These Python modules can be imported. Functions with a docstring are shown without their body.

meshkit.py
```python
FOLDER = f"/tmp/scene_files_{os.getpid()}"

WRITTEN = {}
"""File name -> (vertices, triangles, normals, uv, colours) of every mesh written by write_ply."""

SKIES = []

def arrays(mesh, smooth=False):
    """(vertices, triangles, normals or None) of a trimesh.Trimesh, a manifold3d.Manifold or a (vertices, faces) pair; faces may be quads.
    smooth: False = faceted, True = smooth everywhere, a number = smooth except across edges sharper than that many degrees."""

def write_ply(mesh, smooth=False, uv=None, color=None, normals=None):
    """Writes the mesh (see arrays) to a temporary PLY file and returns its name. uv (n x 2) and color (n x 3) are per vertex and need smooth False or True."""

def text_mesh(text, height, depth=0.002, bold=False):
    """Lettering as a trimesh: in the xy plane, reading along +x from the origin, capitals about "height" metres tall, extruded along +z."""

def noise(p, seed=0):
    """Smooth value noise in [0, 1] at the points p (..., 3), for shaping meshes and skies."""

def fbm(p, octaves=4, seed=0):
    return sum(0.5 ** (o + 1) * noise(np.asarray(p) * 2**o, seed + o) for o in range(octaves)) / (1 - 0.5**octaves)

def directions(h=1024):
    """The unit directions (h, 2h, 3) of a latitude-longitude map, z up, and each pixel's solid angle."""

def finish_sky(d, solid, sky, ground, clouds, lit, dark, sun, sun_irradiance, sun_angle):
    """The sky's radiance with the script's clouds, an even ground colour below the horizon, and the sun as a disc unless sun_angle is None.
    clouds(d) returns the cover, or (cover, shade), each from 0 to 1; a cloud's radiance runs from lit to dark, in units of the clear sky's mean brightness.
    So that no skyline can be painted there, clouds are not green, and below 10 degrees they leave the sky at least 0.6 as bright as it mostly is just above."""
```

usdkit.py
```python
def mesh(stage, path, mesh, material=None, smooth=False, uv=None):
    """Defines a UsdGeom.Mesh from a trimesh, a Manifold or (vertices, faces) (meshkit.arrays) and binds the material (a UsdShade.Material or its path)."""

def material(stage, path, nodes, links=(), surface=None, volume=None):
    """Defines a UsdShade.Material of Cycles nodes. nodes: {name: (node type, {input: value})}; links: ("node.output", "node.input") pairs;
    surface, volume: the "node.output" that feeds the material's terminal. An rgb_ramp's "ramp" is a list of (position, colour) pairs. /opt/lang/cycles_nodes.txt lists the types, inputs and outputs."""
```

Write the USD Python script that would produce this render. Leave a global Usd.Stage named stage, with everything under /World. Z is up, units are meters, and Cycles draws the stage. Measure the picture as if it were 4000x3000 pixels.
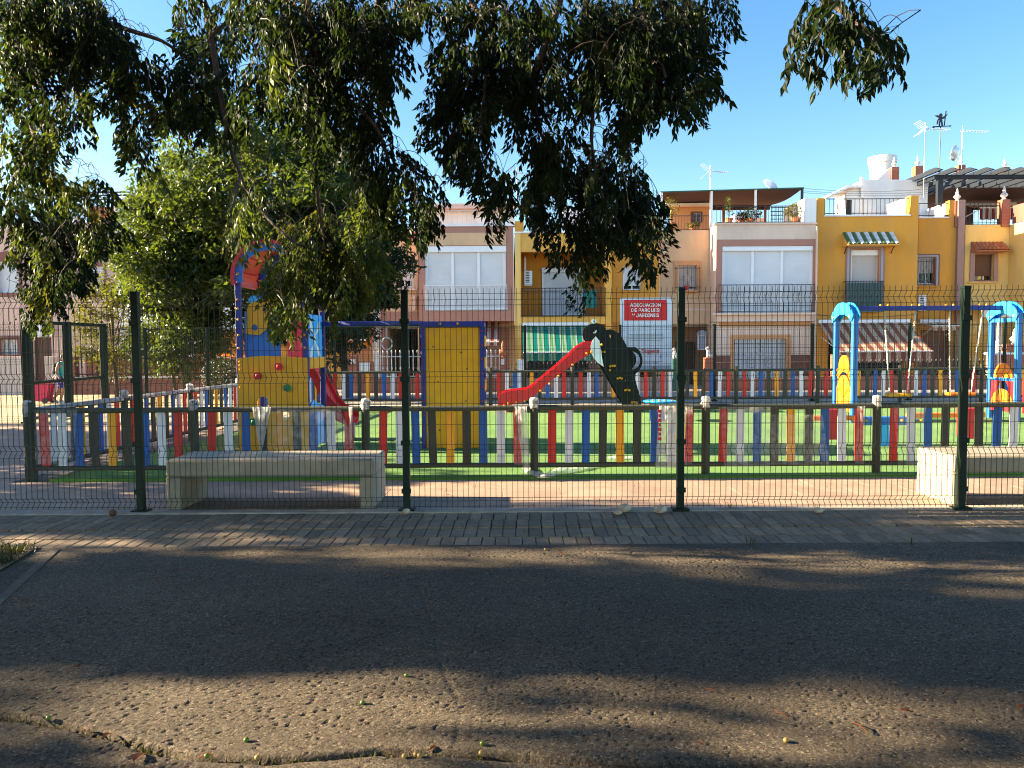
import math, random
import numpy as np, trimesh, manifold3d as m3
from shapely.geometry import Polygon, Point, LineString, box as sbox
from shapely.ops import unary_union
import meshkit, usdkit
from pxr import Usd, UsdGeom, UsdLux, UsdShade, Gf, Sdf

stage = Usd.Stage.CreateInMemory()
UsdGeom.SetStageUpAxis(stage, UsdGeom.Tokens.z)
UsdGeom.SetStageMetersPerUnit(stage, 1.0)
UsdGeom.Xform.Define(stage, '/World'); UsdGeom.Scope.Define(stage, '/World/Looks')
rng = np.random.default_rng(7); random.seed(7)

# ------------------------------------------------------------------ camera, sky, sun, exposure
EYE, FPX = 1.53, 3000.0
PITCH, ROLL = math.atan2(155, 3000), math.radians(0.35)
EXPOSURE = 2.6
SUN_ELEV, SUN_AZ = math.radians(20), math.atan2(-math.cos(math.radians(5)), math.sin(math.radians(5)))
SKY_STRENGTH, SUN_INTENSITY = 0.055, 1.25
F_ = np.array([0, math.cos(PITCH), -math.sin(PITCH)]); U0 = np.array([0, math.sin(PITCH), math.cos(PITCH)]); X_ = np.array([1.0, 0, 0])
R_ = math.cos(ROLL) * X_ - math.sin(ROLL) * U0
U_ = math.cos(ROLL) * U0 + math.sin(ROLL) * X_
cam = UsdGeom.Camera.Define(stage, '/World/camera')
cam.CreateFocalLengthAttr(27.0); cam.CreateHorizontalApertureAttr(36.0); cam.CreateVerticalApertureAttr(27.0)
cam.CreateClippingRangeAttr(Gf.Vec2f(0.05, 5000)); cam.CreateExposureAttr(EXPOSURE)
cam.AddTransformOp().Set(Gf.Matrix4d(*R_, 0, *U_, 0, *(-F_), 0, 0, 0, EYE, 1))
S_ = np.array([math.cos(SUN_ELEV) * math.sin(SUN_AZ), math.cos(SUN_ELEV) * math.cos(SUN_AZ), math.sin(SUN_ELEV)])
dome = UsdLux.DomeLight.Define(stage, '/World/sky'); dome.CreateIntensityAttr(1.0)
skym = usdkit.material(stage, '/World/Looks/sky', {
    's': ('sky_texture', {'sky_type': 'single_scattering', 'sun_disc': False, 'sun_elevation': SUN_ELEV, 'sun_rotation': SUN_AZ, 'altitude': 60.0, 'air_density': 1.0, 'aerosol_density': 0.8, 'ozone_density': 1.6}),
    'h': ('hsv', {'saturation': 1.3, 'hue': .501}), 'b': ('background_shader', {'strength': SKY_STRENGTH})}, [('s.color', 'h.color'), ('h.color', 'b.color')], surface='b.background')
UsdShade.MaterialBindingAPI.Apply(dome.GetPrim()).Bind(skym)
dome.GetPrim().SetCustomDataByKey('kind', 'structure')
sun = UsdLux.DistantLight.Define(stage, '/World/sun')
sun.CreateIntensityAttr(SUN_INTENSITY); sun.CreateAngleAttr(0.53); sun.CreateNormalizeAttr(True); sun.CreateColorAttr(Gf.Vec3f(1.0, 0.82, 0.55))
_x = np.cross([0, 0, 1], S_); _x /= np.linalg.norm(_x); _y = np.cross(S_, _x)
sun.AddTransformOp().Set(Gf.Matrix4d(*_x, 0, *_y, 0, *S_, 0, 0, 0, 30, 1))

# pixel of the 4000 x 3000 photograph -> point of the place at depth y (or on the ground)
def ray(px, py):
    return (px - 2000) / FPX * R_ + (1500 - py) / FPX * U_ + F_
def P(px, py, Y):
    d = ray(px, py); t = Y / d[1]; return np.array([d[0] * t, Y, EYE + d[2] * t])
def G(px, py, z=0.0):
    d = ray(px, py); t = (z - EYE) / d[2]; return np.array([d[0] * t, d[1] * t, z])

# ------------------------------------------------------------------ materials
V = 'vector'
def mat(name, col, rough=0.6, var=0.12, scale=6.0, bump=0.0, bscale=80.0, spec=0.4, metal=0.0, stretch=(1, 1, 1), dirt=None, dirt_amt=0.0, dirt_scale=1.5, coat=0.0, rand=0.0):
    """A painted or mineral surface: colour varied by noise, optional stains, fine relief."""
    n = {'g': ('geometry', {}), 'mp': ('mapping', {'scale': stretch}),
         'n': ('noise_texture', {'scale': scale, 'detail': 5.0, 'roughness': 0.6}),
         'r': ('map_range', {'from_min': 0.25, 'from_max': 0.75, 'to_min': 1 - var, 'to_max': 1 + var}),
         'c': ('hsv', {'color': col}),
         'p': ('principled_bsdf', {'roughness': rough, 'specular_ior_level': spec, 'metallic': metal, 'coat_weight': coat})}
    l = [('g.position', 'mp.vector'), ('mp.vector', 'n.vector'), ('n.fac', 'r.value')]
    val = 'r.result'
    if rand:
        n['oi'] = ('object_info', {}); n['rr'] = ('map_range', {'to_min': 1 - rand, 'to_max': 1 + rand}); n['mm'] = ('math', {'math_type': 'multiply'})
        l += [('oi.random', 'rr.value'), ('rr.result', 'mm.value1'), (val, 'mm.value2')]; val = 'mm.value'
    l.append((val, 'c.value'))
    out = 'c.color'
    if dirt is not None:
        n['dn'] = ('noise_texture', {'scale': dirt_scale, 'detail': 7.0, 'roughness': 0.65}); n['dr'] = ('map_range', {'from_min': 0.45, 'from_max': 0.72, 'to_min': 0.0, 'to_max': dirt_amt})
        n['dm'] = ('mix_color', {'b': dirt})
        l += [('mp.vector', 'dn.vector'), ('dn.fac', 'dr.value'), ('dr.result', 'dm.fac'), (out, 'dm.a')]; out = 'dm.result'
    l.append((out, 'p.base_color'))
    if bump:
        n['bn'] = ('noise_texture', {'scale': bscale, 'detail': 4.0}); n['bp'] = ('bump', {'strength': 1.0, 'distance': bump})
        l += [('mp.vector', 'bn.vector'), ('bn.fac', 'bp.height'), ('bp.normal', 'p.normal')]
    return usdkit.material(stage, '/World/Looks/' + name, n, l, surface='p.BSDF')

def stucco(name, col, var=0.07, dirt=(0.22, 0.17, 0.12), amt=0.22):
    return mat(name, col, 0.9, var, 1.6, 0.004, 60, 0.2, stretch=(1, 1, .35), dirt=dirt, dirt_amt=amt * 1.2, dirt_scale=1.3)

def stripes(name, a, b, freq, axis='x', rough=0.85, c=None):
    n = {'g': ('geometry', {}), 's': ('separate_xyz', {}), 'm': ('math', {'math_type': 'multiply', 'value2': freq}), 'f': ('math', {'math_type': 'fraction'}),
         'r': ('rgb_ramp', {'ramp': [(0, a), (0.49, a), (0.51, b), (1, b)] if c is None else [(0, a), (.28, a), (.3, b), (.48, b), (.5, c), (.68, c), (.7, b), (.84, b), (.86, a), (1, a)], 'interpolate': True}),
         'd': ('diffuse_bsdf', {}), 't': ('translucent_bsdf', {}), 'x': ('mix_closure', {'fac': 0.25})}
    l = [('g.position', 's.vector'), ('s.' + axis, 'm.value1'), ('m.value', 'f.value1'), ('f.value', 'r.fac'), ('r.color', 'd.color'), ('r.color', 't.color'), ('d.BSDF', 'x.closure1'), ('t.BSDF', 'x.closure2')]
    return usdkit.material(stage, '/World/Looks/' + name, n, l, surface='x.closure')

def slats(name, col, pitch=0.045):
    """Roller shutter: horizontal slats as fine relief."""
    n = {'g': ('geometry', {}), 's': ('separate_xyz', {}), 'm': ('math', {'math_type': 'multiply', 'value2': 1 / pitch}), 'f': ('math', {'math_type': 'fraction'}),
         'q': ('math', {'math_type': 'pingpong', 'value2': 0.5}), 'b': ('bump', {'strength': 1.0, 'distance': 0.02}),
         'n': ('noise_texture', {'scale': 1.3, 'detail': 5.0}), 'r': ('map_range', {'from_min': 0.3, 'from_max': 0.7, 'to_min': 0.93, 'to_max': 1.05}), 'c': ('hsv', {'color': col}),
         'p': ('principled_bsdf', {'roughness': 0.5})}
    l = [('g.position', 's.vector'), ('g.position', 'n.vector'), ('n.fac', 'r.value'), ('r.result', 'c.value'), ('c.color', 'p.base_color'),
         ('s.z', 'm.value1'), ('m.value', 'f.value1'), ('f.value', 'q.value1'), ('q.value', 'b.height'), ('b.normal', 'p.normal')]
    return usdkit.material(stage, '/World/Looks/' + name, n, l, surface='p.BSDF')

def leafmat(name, col, trans, tf=0.38, rough=0.42, spec=0.35):
    n = {'g': ('geometry', {}), 'r': ('map_range', {'to_min': 0.55, 'to_max': 1.5}), 'h': ('map_range', {'to_min': 0.47, 'to_max': 0.525}), 'c': ('hsv', {'color': col}), 'c2': ('hsv', {'color': trans}),
         'p': ('principled_bsdf', {'roughness': rough, 'specular_ior_level': spec}), 't': ('translucent_bsdf', {}), 'x': ('mix_closure', {'fac': tf})}
    l = [('g.random_per_island', 'r.value'), ('g.random_per_island', 'h.value'), ('r.result', 'c.value'), ('h.result', 'c.hue'), ('h.result', 'c2.hue'), ('r.result', 'c2.value'),
         ('c.color', 'p.base_color'), ('c2.color', 't.color'), ('p.BSDF', 'x.closure1'), ('t.BSDF', 'x.closure2')]
    return usdkit.material(stage, '/World/Looks/' + name, n, l, surface='x.closure')

M = {}
M['asphalt'] = usdkit.material(stage, '/World/Looks/asphalt', {
    'g': ('geometry', {}), 'v': ('voronoi_texture', {'scale': 130.0, 'randomness': 1.0}), 'sc': ('separate_color', {}), 'r1': ('rgb_ramp', {'ramp': [(0, (.044, .032, .021)), (.3, (.078, .060, .041)), (.7, (.104, .081, .056)), (.94, (.145, .112, .075)), (1, (.24, .195, .14))]}),
    'n': ('noise_texture', {'scale': 0.55, 'detail': 9.0, 'roughness': 0.65}), 'r2': ('map_range', {'from_min': 0.3, 'from_max': 0.7, 'to_min': 0.62, 'to_max': 1.3}), 'c': ('hsv', {}),
    'n2': ('noise_texture', {'scale': 140.0, 'detail': 3.0}), 'b': ('bump', {'strength': 1.0, 'distance': 0.003}),
    'p': ('principled_bsdf', {'roughness': 0.9, 'specular_ior_level': 0.25})},
    [('g.position', 'v.vector'), ('v.color', 'sc.color'), ('sc.r', 'r1.fac'), ('g.position', 'n.vector'), ('n.fac', 'r2.value'), ('r1.color', 'c.color'), ('r2.result', 'c.value'), ('c.color', 'p.base_color'),
     ('g.position', 'n2.vector'), ('n2.fac', 'b.height'), ('b.normal', 'p.normal')], surface='p.BSDF')
M['soil'] = mat('soil', (.13, .09, .05), .95, .4, 30, .01, 60)
M['ground'] = mat('ground', (.30, .25, .19), .95, .2, 1.5, .004, 40, dirt=(.2, .17, .13), dirt_amt=.5)
M['sand'] = mat('sand', (.42, .34, .2), .95, .15, 2.5, .004, 60, dirt=(.3, .25, .15), dirt_amt=.5)
M['road'] = mat('road', (.12, .115, .11), .9, .2, 3, .003, 90)
M['paver'] = mat('paver', (.215, .155, .098), .85, .3, 25, .004, 90, dirt=(.08, .065, .05), dirt_amt=.5, dirt_scale=5, rand=.25)
M['joint'] = mat('joint', (.10, .08, .06), .95, .3, 20)
M['kerb'] = mat('kerb', (.36, .31, .25), .9, .2, 12, .004, 70, dirt=(.15, .12, .09), dirt_amt=.6, dirt_scale=4)
M['tile'] = mat('paving_tile', (.345, .235, .168), .8, .16, 5, .002, 60, dirt=(.18, .125, .085), dirt_amt=.6, dirt_scale=1.8, rand=.07)
M['turf'] = usdkit.material(stage, '/World/Looks/turf', {
    'g': ('geometry', {}), 'n': ('noise_texture', {'scale': 120.0, 'detail': 4.0}), 'n1': ('noise_texture', {'scale': 0.9, 'detail': 8.0, 'roughness': .65}), 'mx': ('mix_float', {'fac': 0.55}),
    'r': ('rgb_ramp', {'ramp': [(.3, (.036, .12, .012)), (.5, (.088, .22, .016)), (.7, (.15, .31, .028))]}), 'b': ('bump', {'distance': 0.02}), 'p': ('principled_bsdf', {'roughness': 0.85, 'specular_ior_level': 0.2, 'sheen_weight': 0.15})},
    [('g.position', 'n.vector'), ('g.position', 'n1.vector'), ('n.fac', 'mx.a'), ('n1.fac', 'mx.b'), ('mx.result', 'r.fac'), ('r.color', 'p.base_color'), ('n.fac', 'b.height'), ('b.normal', 'p.normal')], surface='p.BSDF')
M['concrete'] = mat('concrete', (.315, .265, .195), .85, .14, 9, .002, 120, dirt=(.17, .14, .10), dirt_amt=.6, dirt_scale=3.5)
M['green_steel'] = mat('green_steel', (.003, .013, .007), .5, .15, 15, spec=.25)
M['wire'] = mat('green_wire', (.008, .02, .013), .45, .1, 15)
WOODS = (1, 1, .08)
M['wood_dark'] = mat('wood_dark', (.032, .036, .022), .75, .4, 30, .003, 50, stretch=WOODS, dirt=(.09, .075, .045), dirt_amt=.5, dirt_scale=14)
M['rail_wood'] = mat('rail_wood', (.05, .052, .033), .75, .3, 30, .003, 50, stretch=(.08, 1, 1), dirt=(.10, .085, .055), dirt_amt=.45, dirt_scale=10)
for k, c in dict(red=(.50, .022, .012), white=(.62, .62, .62), blue=(.012, .085, .30), black=(.035, .035, .02), yellow=(.72, .31, .008)).items():
    M['p_' + k] = mat('picket_' + k, c, .6, .14, 25, .0012, 60, stretch=WOODS, rand=.10, dirt=tuple(.5 * x + .04 for x in c), dirt_amt=.35, dirt_scale=9)
for k, c in dict(red=(.62, .012, .02), yellow=(.72, .30, .002), navy=(.015, .025, .20), blue=(.018, .14, .48), sky=(.02, .36, .80), orange=(.82, .19, .008), black=(.007, .010, .009), white=(.75, .76, .76), green=(.01, .16, .06), vermilion=(.68, .055, .014), pink=(.6, .03, .15), brown=(.10, .055, .03), crimson=(.42, .02, .03)).items():
    M['h_' + k] = mat('board_' + k, c, .55 if k == 'black' else .42, .12, 5, .0006, 150, .2 if k == 'black' else .45, dirt=tuple(.6 * x + .05 for x in c) if k != 'black' else None, dirt_amt=.35, dirt_scale=4)
M['chain'] = mat('rope', (.45, .43, .40), .6, .15, 40)
def film(name, alpha, sp=.22):
    return usdkit.material(stage, '/World/Looks/' + name, {
        'g': ('geometry', {}), 'n': ('noise_texture', {'scale': 9.0, 'detail': 3.0, 'distortion': 1.0}), 'r': ('map_range', {'from_min': .35, 'from_max': .68, 'to_min': alpha - sp, 'to_max': alpha + sp}),
        'b': ('bump', {'distance': .02}), 'p': ('principled_bsdf', {'base_color': (.78, .78, .76), 'roughness': .22, 'specular_ior_level': .7}), 'tl': ('translucent_bsdf', {'color': (.8, .8, .78)}), 'm': ('mix_closure', {'fac': .4}), 't': ('transparent_bsdf', {'color': (.95, .96, .96)}), 'x': ('mix_closure', {})},
        [('g.position', 'n.vector'), ('n.fac', 'r.value'), ('r.result', 'x.fac'), ('n.fac', 'b.height'), ('b.normal', 'p.normal'), ('p.BSDF', 'm.closure1'), ('tl.BSDF', 'm.closure2'), ('t.BSDF', 'x.closure1'), ('m.closure', 'x.closure2')], surface='x.closure')
M['film'] = film('plastic_film', .60); M['film_thin'] = film('plastic_film_thin', .17, .10)
M['glass'] = usdkit.material(stage, '/World/Looks/glass', {'f': ('fresnel', {'IOR': 1.5}), 't': ('transparent_bsdf', {'color': (.8, .85, .85)}), 'g': ('glossy_bsdf', {'roughness': .03, 'color': (.9, .9, .9)}), 'x': ('mix_closure', {})},
    [('f.fac', 'x.fac'), ('t.BSDF', 'x.closure1'), ('g.BSDF', 'x.closure2')], surface='x.closure')
M['frosted'] = usdkit.material(stage, '/World/Looks/frosted', {'t': ('translucent_bsdf', {'color': (.62, .7, .72)}), 'p': ('principled_bsdf', {'base_color': (.5, .58, .6), 'roughness': .3}), 'x': ('mix_closure', {'fac': .5})}, [('p.BSDF', 'x.closure1'), ('t.BSDF', 'x.closure2')], surface='x.closure')
# house walls
M['peach'] = stucco('wall_peach', (.62, .40, .235)); M['pinkish'] = stucco('wall_pinkish', (.60, .41, .33)); M['rose'] = stucco('wall_rose', (.38, .185, .14)); M['beige'] = stucco('wall_beige', (.66, .50, .40))
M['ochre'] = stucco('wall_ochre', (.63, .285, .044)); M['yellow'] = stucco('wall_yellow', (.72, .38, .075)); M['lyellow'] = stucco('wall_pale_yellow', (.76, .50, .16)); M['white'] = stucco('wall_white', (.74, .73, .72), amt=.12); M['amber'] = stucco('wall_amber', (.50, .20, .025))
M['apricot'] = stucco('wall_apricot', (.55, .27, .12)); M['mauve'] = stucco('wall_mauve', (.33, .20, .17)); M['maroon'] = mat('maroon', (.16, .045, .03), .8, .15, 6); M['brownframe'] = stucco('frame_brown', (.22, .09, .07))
M['brick'] = usdkit.material(stage, '/World/Looks/brick', {'g': ('geometry', {}), 'mp': ('mapping', {'rotation': (math.pi / 2, 0, 0)}), 'b': ('brick_texture', {'color1': (.36, .10, .05), 'color2': (.27, .075, .04), 'mortar': (.32, .22, .16), 'scale': 4.2, 'mortar_size': .012}), 'p': ('principled_bsdf', {'roughness': .9})},
    [('g.position', 'mp.vector'), ('mp.vector', 'b.vector'), ('b.color', 'p.base_color')], surface='p.BSDF')
M['dado'] = mat('dado_tile', (.15, .055, .04), .35, .4, 9, rand=.15); M['door'] = mat('door_wood', (.085, .035, .02), .5, .25, 20, stretch=WOODS)
M['shutter'] = slats('shutter_white', (.66, .66, .67)); M['shutter_b'] = slats('shutter_beige', (.52, .45, .40)); M['pvc'] = mat('white_frame', (.74, .74, .75), .4, .04, 5); M['dark'] = mat('dark_interior', (.02, .018, .016), .8, .2, 3)
M['iron'] = mat('black_iron', (.02, .02, .024), .5, .1, 9); M['iron_w'] = mat('white_iron', (.72, .72, .71), .5, .06, 9); M['iron_g'] = mat('green_iron', (.02, .09, .07), .5, .1, 9); M['alu'] = mat('grey_metal', (.55, .55, .54), .35, .08, 9, metal=.6)
M['roof'] = mat('terrace_floor', (.30, .15, .10), .9, .2, 4); M['tileroof'] = mat('clay_tile', (.36, .13, .06), .8, .3, 12, rand=.15); M['tile_g'] = mat('green_tile', (.075, .14, .06), .3, .2, 12); M['tile_w'] = mat('white_tile', (.72, .72, .70), .35, .1, 12)
M['canvas'] = mat('brown_canvas', (.07, .046, .048), .9, .15, 3); M['terracotta'] = mat('terracotta', (.36, .12, .05), .8, .2, 10); M['ceramic'] = mat('ceramic', (.68, .60, .55), .3, .15, 16); M['timber'] = mat('dark_timber', (.010, .014, .022), .5, .15, 9)
M['cloth'] = mat('grey_green_cloth', (.07, .12, .115), .9, .1, 12); M['teal'] = mat('teal_cloth', (.015, .15, .14), .9, .1, 8)
M['awn_red'] = stripes('awning_red', (.30, .11, .085), (.62, .47, .34), 2.55); M['awn_red2'] = stripes('awning_red_small', (.30, .06, .05), (.68, .56, .46), 3.4); M['awn_green'] = stripes('awning_green', (.012, .22, .17), (.36, .47, .41), 2.2, c=(.10, .34, .13)); M['awn_teal'] = mat('awning_teal', (.01, .21, .19), .85, .1, 4); M['awn_orange'] = stripes('awning_orange', (.80, .20, .02), (.72, .26, .04), 1.5)
M['bark'] = mat('bark', (.075, .05, .038), .9, .35, 30, .008, 30, stretch=(1, 1, .25)); M['twig'] = mat('twig', (.085, .05, .035), .8, .3, 30)
M['leaf_near'] = leafmat('leaf_near', (.014, .034, .011), (.05, .115, .012), .34, .5, .2); M['leaf_lit'] = leafmat('leaf_lit', (.07, .135, .024), (.18, .30, .025), .45); M['leaf_far'] = leafmat('leaf_far', (.054, .12, .022), (.16, .28, .02), .44, .33, .55); M['leaf_lime'] = leafmat('leaf_lime', (.10, .13, .018), (.25, .29, .02), .45); M['leaf_dark'] = leafmat('leaf_dark', (.026, .06, .018), (.06, .12, .016), .32)  # leaf_lit: sunlight put into the leaf colour, a brighter copy of leaf_near
M['grass'] = leafmat('grass_blade', (.07, .09, .02), (.14, .17, .02), .3); M['dryleaf'] = leafmat('dry_leaf', (.30, .15, .03), (.3, .15, .02), .3); M['berry_g'] = mat('green_berry', (.085, .12, .015), .35, .15, 30); M['berry_y'] = mat('yellow_berry', (.27, .165, .045), .4, .2, 40)
M['stone'] = mat('stone', (.45, .37, .27), .85, .25, 30, .004, 60)
M['skin'] = mat('skin', (.42, .22, .14), .55, .05, 10); M['hair'] = mat('hair', (.015, .01, .008), .6, .2, 60); M['shirt'] = mat('turquoise_cloth', (.03, .36, .40), .9, .1, 10); M['shorts'] = mat('indigo_cloth', (.04, .035, .24), .9, .1, 10); M['trolley'] = mat('pink_fabric', (.50, .03, .08), .8, .2, 14); M['shoe'] = mat('shoe', (.5, .5, .5), .7, .1, 10); M['pack'] = mat('backpack_cloth', (.03, .025, .03), .8, .2, 15)
M['sign_red'] = mat('sign_red', (.55, .018, .02), .45, .04, 3); M['sign_grey'] = mat('sign_grey', (.28, .31, .36), .6, .04, 3); M['sign_white'] = mat('sign_white', (.60, .64, .70), .5, .03, 2); M['sign_green'] = mat('sign_green', (.02, .14, .08), .5, .03, 2)
M['tank'] = mat('tank_plastic', (.58, .58, .56), .5, .05, 3)

# ------------------------------------------------------------------ mesh and prim helpers
class MB:
    """Collects shapes; build() makes them one Mesh prim."""
    def __init__(s): s.v, s.f, s.n = [], [], 0
    def add(s, v, f):
        v = np.asarray(v, float); f = np.asarray(f, int)
        if f.shape[1] == 4: f = np.vstack([f[:, [0, 1, 2]], f[:, [0, 2, 3]]])
        s.v.append(v); s.f.append(f + s.n); s.n += len(v); return s
    def tm(s, m): return s.add(m.vertices, m.faces)
    def box(s, x0, x1, y0, y1, z0, z1, ch=0.0):
        if ch <= 0:
            m = trimesh.creation.box((x1 - x0, y1 - y0, z1 - z0)); m.apply_translation(((x0 + x1) / 2, (y0 + y1) / 2, (z0 + z1) / 2)); return s.tm(m)
        pts = []
        for X, sx in ((x0, 1), (x1, -1)):
            for Yv, sy in ((y0, 1), (y1, -1)):
                for Z, sz in ((z0, 1), (z1, -1)):
                    pts += [(X + sx * ch, Yv + sy * ch, Z), (X + sx * ch, Yv, Z + sz * ch), (X, Yv + sy * ch, Z + sz * ch)]
        h = trimesh.convex.convex_hull(np.array(pts)); return s.tm(h)
    def tube(s, pts, r, sides=6, cap=True):
        p = np.asarray(pts, float); n = len(p); r = np.broadcast_to(r, (n,)).astype(float)
        t = np.gradient(p, axis=0); t /= np.linalg.norm(t, axis=1, keepdims=True) + 1e-12
        ref = np.array([0, 0, 1.0]) if abs(t[:, 2]).mean() < .8 else np.array([1.0, 0, 0])
        a = np.cross(t, ref); a /= np.linalg.norm(a, axis=1, keepdims=True) + 1e-12; b = np.cross(t, a)
        an = np.arange(sides) * 2 * np.pi / sides + np.pi / sides
        v = (p[:, None] + r[:, None, None] * (np.cos(an)[None, :, None] * a[:, None] + np.sin(an)[None, :, None] * b[:, None])).reshape(-1, 3)
        i, j = np.meshgrid(np.arange(n - 1), np.arange(sides), indexing='ij')
        q = np.stack([i * sides + j, i * sides + (j + 1) % sides, (i + 1) * sides + (j + 1) % sides, (i + 1) * sides + j], -1).reshape(-1, 4)
        f = np.vstack([q[:, [0, 1, 2]], q[:, [0, 2, 3]]])
        if cap:
            k = np.arange(1, sides - 1); f = np.vstack([f, np.c_[0 * k, k + 1, k], (n - 1) * sides + np.c_[0 * k, k, k + 1]])
        return s.add(v, f)
    def lathe(s, prof, c, sides=14):
        """prof: (r, z) pairs from bottom to top."""
        pr = np.asarray(prof, float); an = np.arange(sides) * 2 * np.pi / sides; n = len(pr)
        v = np.stack([pr[:, None, 0] * np.cos(an) + c[0], pr[:, None, 0] * np.sin(an) + c[1], np.broadcast_to(pr[:, None, 1] + c[2], (n, sides))], -1).reshape(-1, 3)
        i, j = np.meshgrid(np.arange(n - 1), np.arange(sides), indexing='ij')
        return s.add(v, np.stack([i * sides + j, i * sides + (j + 1) % sides, (i + 1) * sides + (j + 1) % sides, (i + 1) * sides + j], -1).reshape(-1, 4))
    def ball(s, c, r, sub=1, sc=(1, 1, 1)):
        m = trimesh.creation.icosphere(subdivisions=sub, radius=1.0); return s.add(m.vertices * np.array(sc) * r + np.array(c), m.faces)
    def plate(s, poly, at, thick, plane='xz', bevel=0.0):
        """A 2-D polygon as a board. plane xz: faces -y at y=at, thickness towards +y. plane yz: polygon in (y, z), faces -x at x=at."""
        for g in getattr(poly, 'geoms', [poly]):
            if g.is_empty or g.area < 1e-8: continue
            m = trimesh.creation.extrude_polygon(g, thick, engine='earcut'); w = np.array(m.vertices)
            if plane == 'xz': s.add(np.c_[w[:, 0], at + w[:, 2], w[:, 1]], m.faces[:, ::-1])
            elif plane == 'yz': s.add(np.c_[at + w[:, 2], w[:, 0], w[:, 1]], m.faces)
            else: s.add(np.c_[w[:, 0], w[:, 1], at + w[:, 2]], m.faces)
        return s
    def text(s, txt, h, x, y, z, center=True, bold=True, depth=.004):
        m = meshkit.text_mesh(txt, h, depth, bold); w = np.array(m.vertices)
        if center: w[:, 0] -= (w[:, 0].max() + w[:, 0].min()) / 2
        return s.add(np.c_[w[:, 0] + x, y - w[:, 2], w[:, 1] + z], m.faces)
    def arrays(s): return np.vstack(s.v), np.vstack(s.f)
    def build(s, name, m, parent=None, smooth=False, label=None, cat=None, group=None, kind=None):
        v, f = s.arrays(); base = np.zeros(3)
        if parent is not None: base = BASE.get(str(parent.GetPath()), np.zeros(3))
        path = uniq(name, parent)
        p = usdkit.mesh(stage, path, (v - base, f), M[m] if isinstance(m, str) else m, smooth=smooth).GetPrim()
        BASE[path] = base
        tag(p, label, cat, group, kind); return p
BASE, USED = {}, set()
def uniq(name, parent=None):
    root = str(parent.GetPath()) if parent is not None else '/World'
    p, k = f'{root}/{name}', 0
    while p in USED: k += 1; p = f'{root}/{name}_{k:03d}'
    USED.add(p); return p
def tag(p, label=None, cat=None, group=None, kind=None):
    for k, x in (('label', label), ('category', cat), ('group', group), ('kind', kind)):
        if x: p.SetCustomDataByKey(k, x)
    return p
def thing(name, label, cat, loc=(0, 0, 0), group=None):
    path = uniq(name); x = UsdGeom.Xform.Define(stage, path); x.AddTranslateOp().Set(Gf.Vec3d(*map(float, loc)))
    BASE[path] = np.array(loc, float); return tag(x.GetPrim(), label, cat, group)
def copy(proto, loc, rotz=0, scale=1.0, label=None, group=None, tilt=None):
    was = proto.GetCustomData(); path = uniq(proto.GetName().rstrip('0123456789').rstrip('_') if proto.GetName()[-3:].isdigit() else proto.GetName())
    x = UsdGeom.Xform.Define(stage, path); x.GetPrim().GetReferences().AddInternalReference(proto.GetPath())
    x.ClearXformOpOrder(); xf = UsdGeom.Xformable(x)
    xf.AddTranslateOp(UsdGeom.XformOp.PrecisionDouble, 'here').Set(Gf.Vec3d(*map(float, loc))); xf.AddRotateZOp(UsdGeom.XformOp.PrecisionFloat, 'here').Set(float(rotz))
    if scale != 1.0: xf.AddScaleOp(UsdGeom.XformOp.PrecisionFloat, 'here').Set(Gf.Vec3f(scale, scale, scale))
    x.GetPrim().SetInstanceable(True)
    return tag(x.GetPrim(), label or was.get('label'), was.get('category'), group or was.get('group'))
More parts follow.
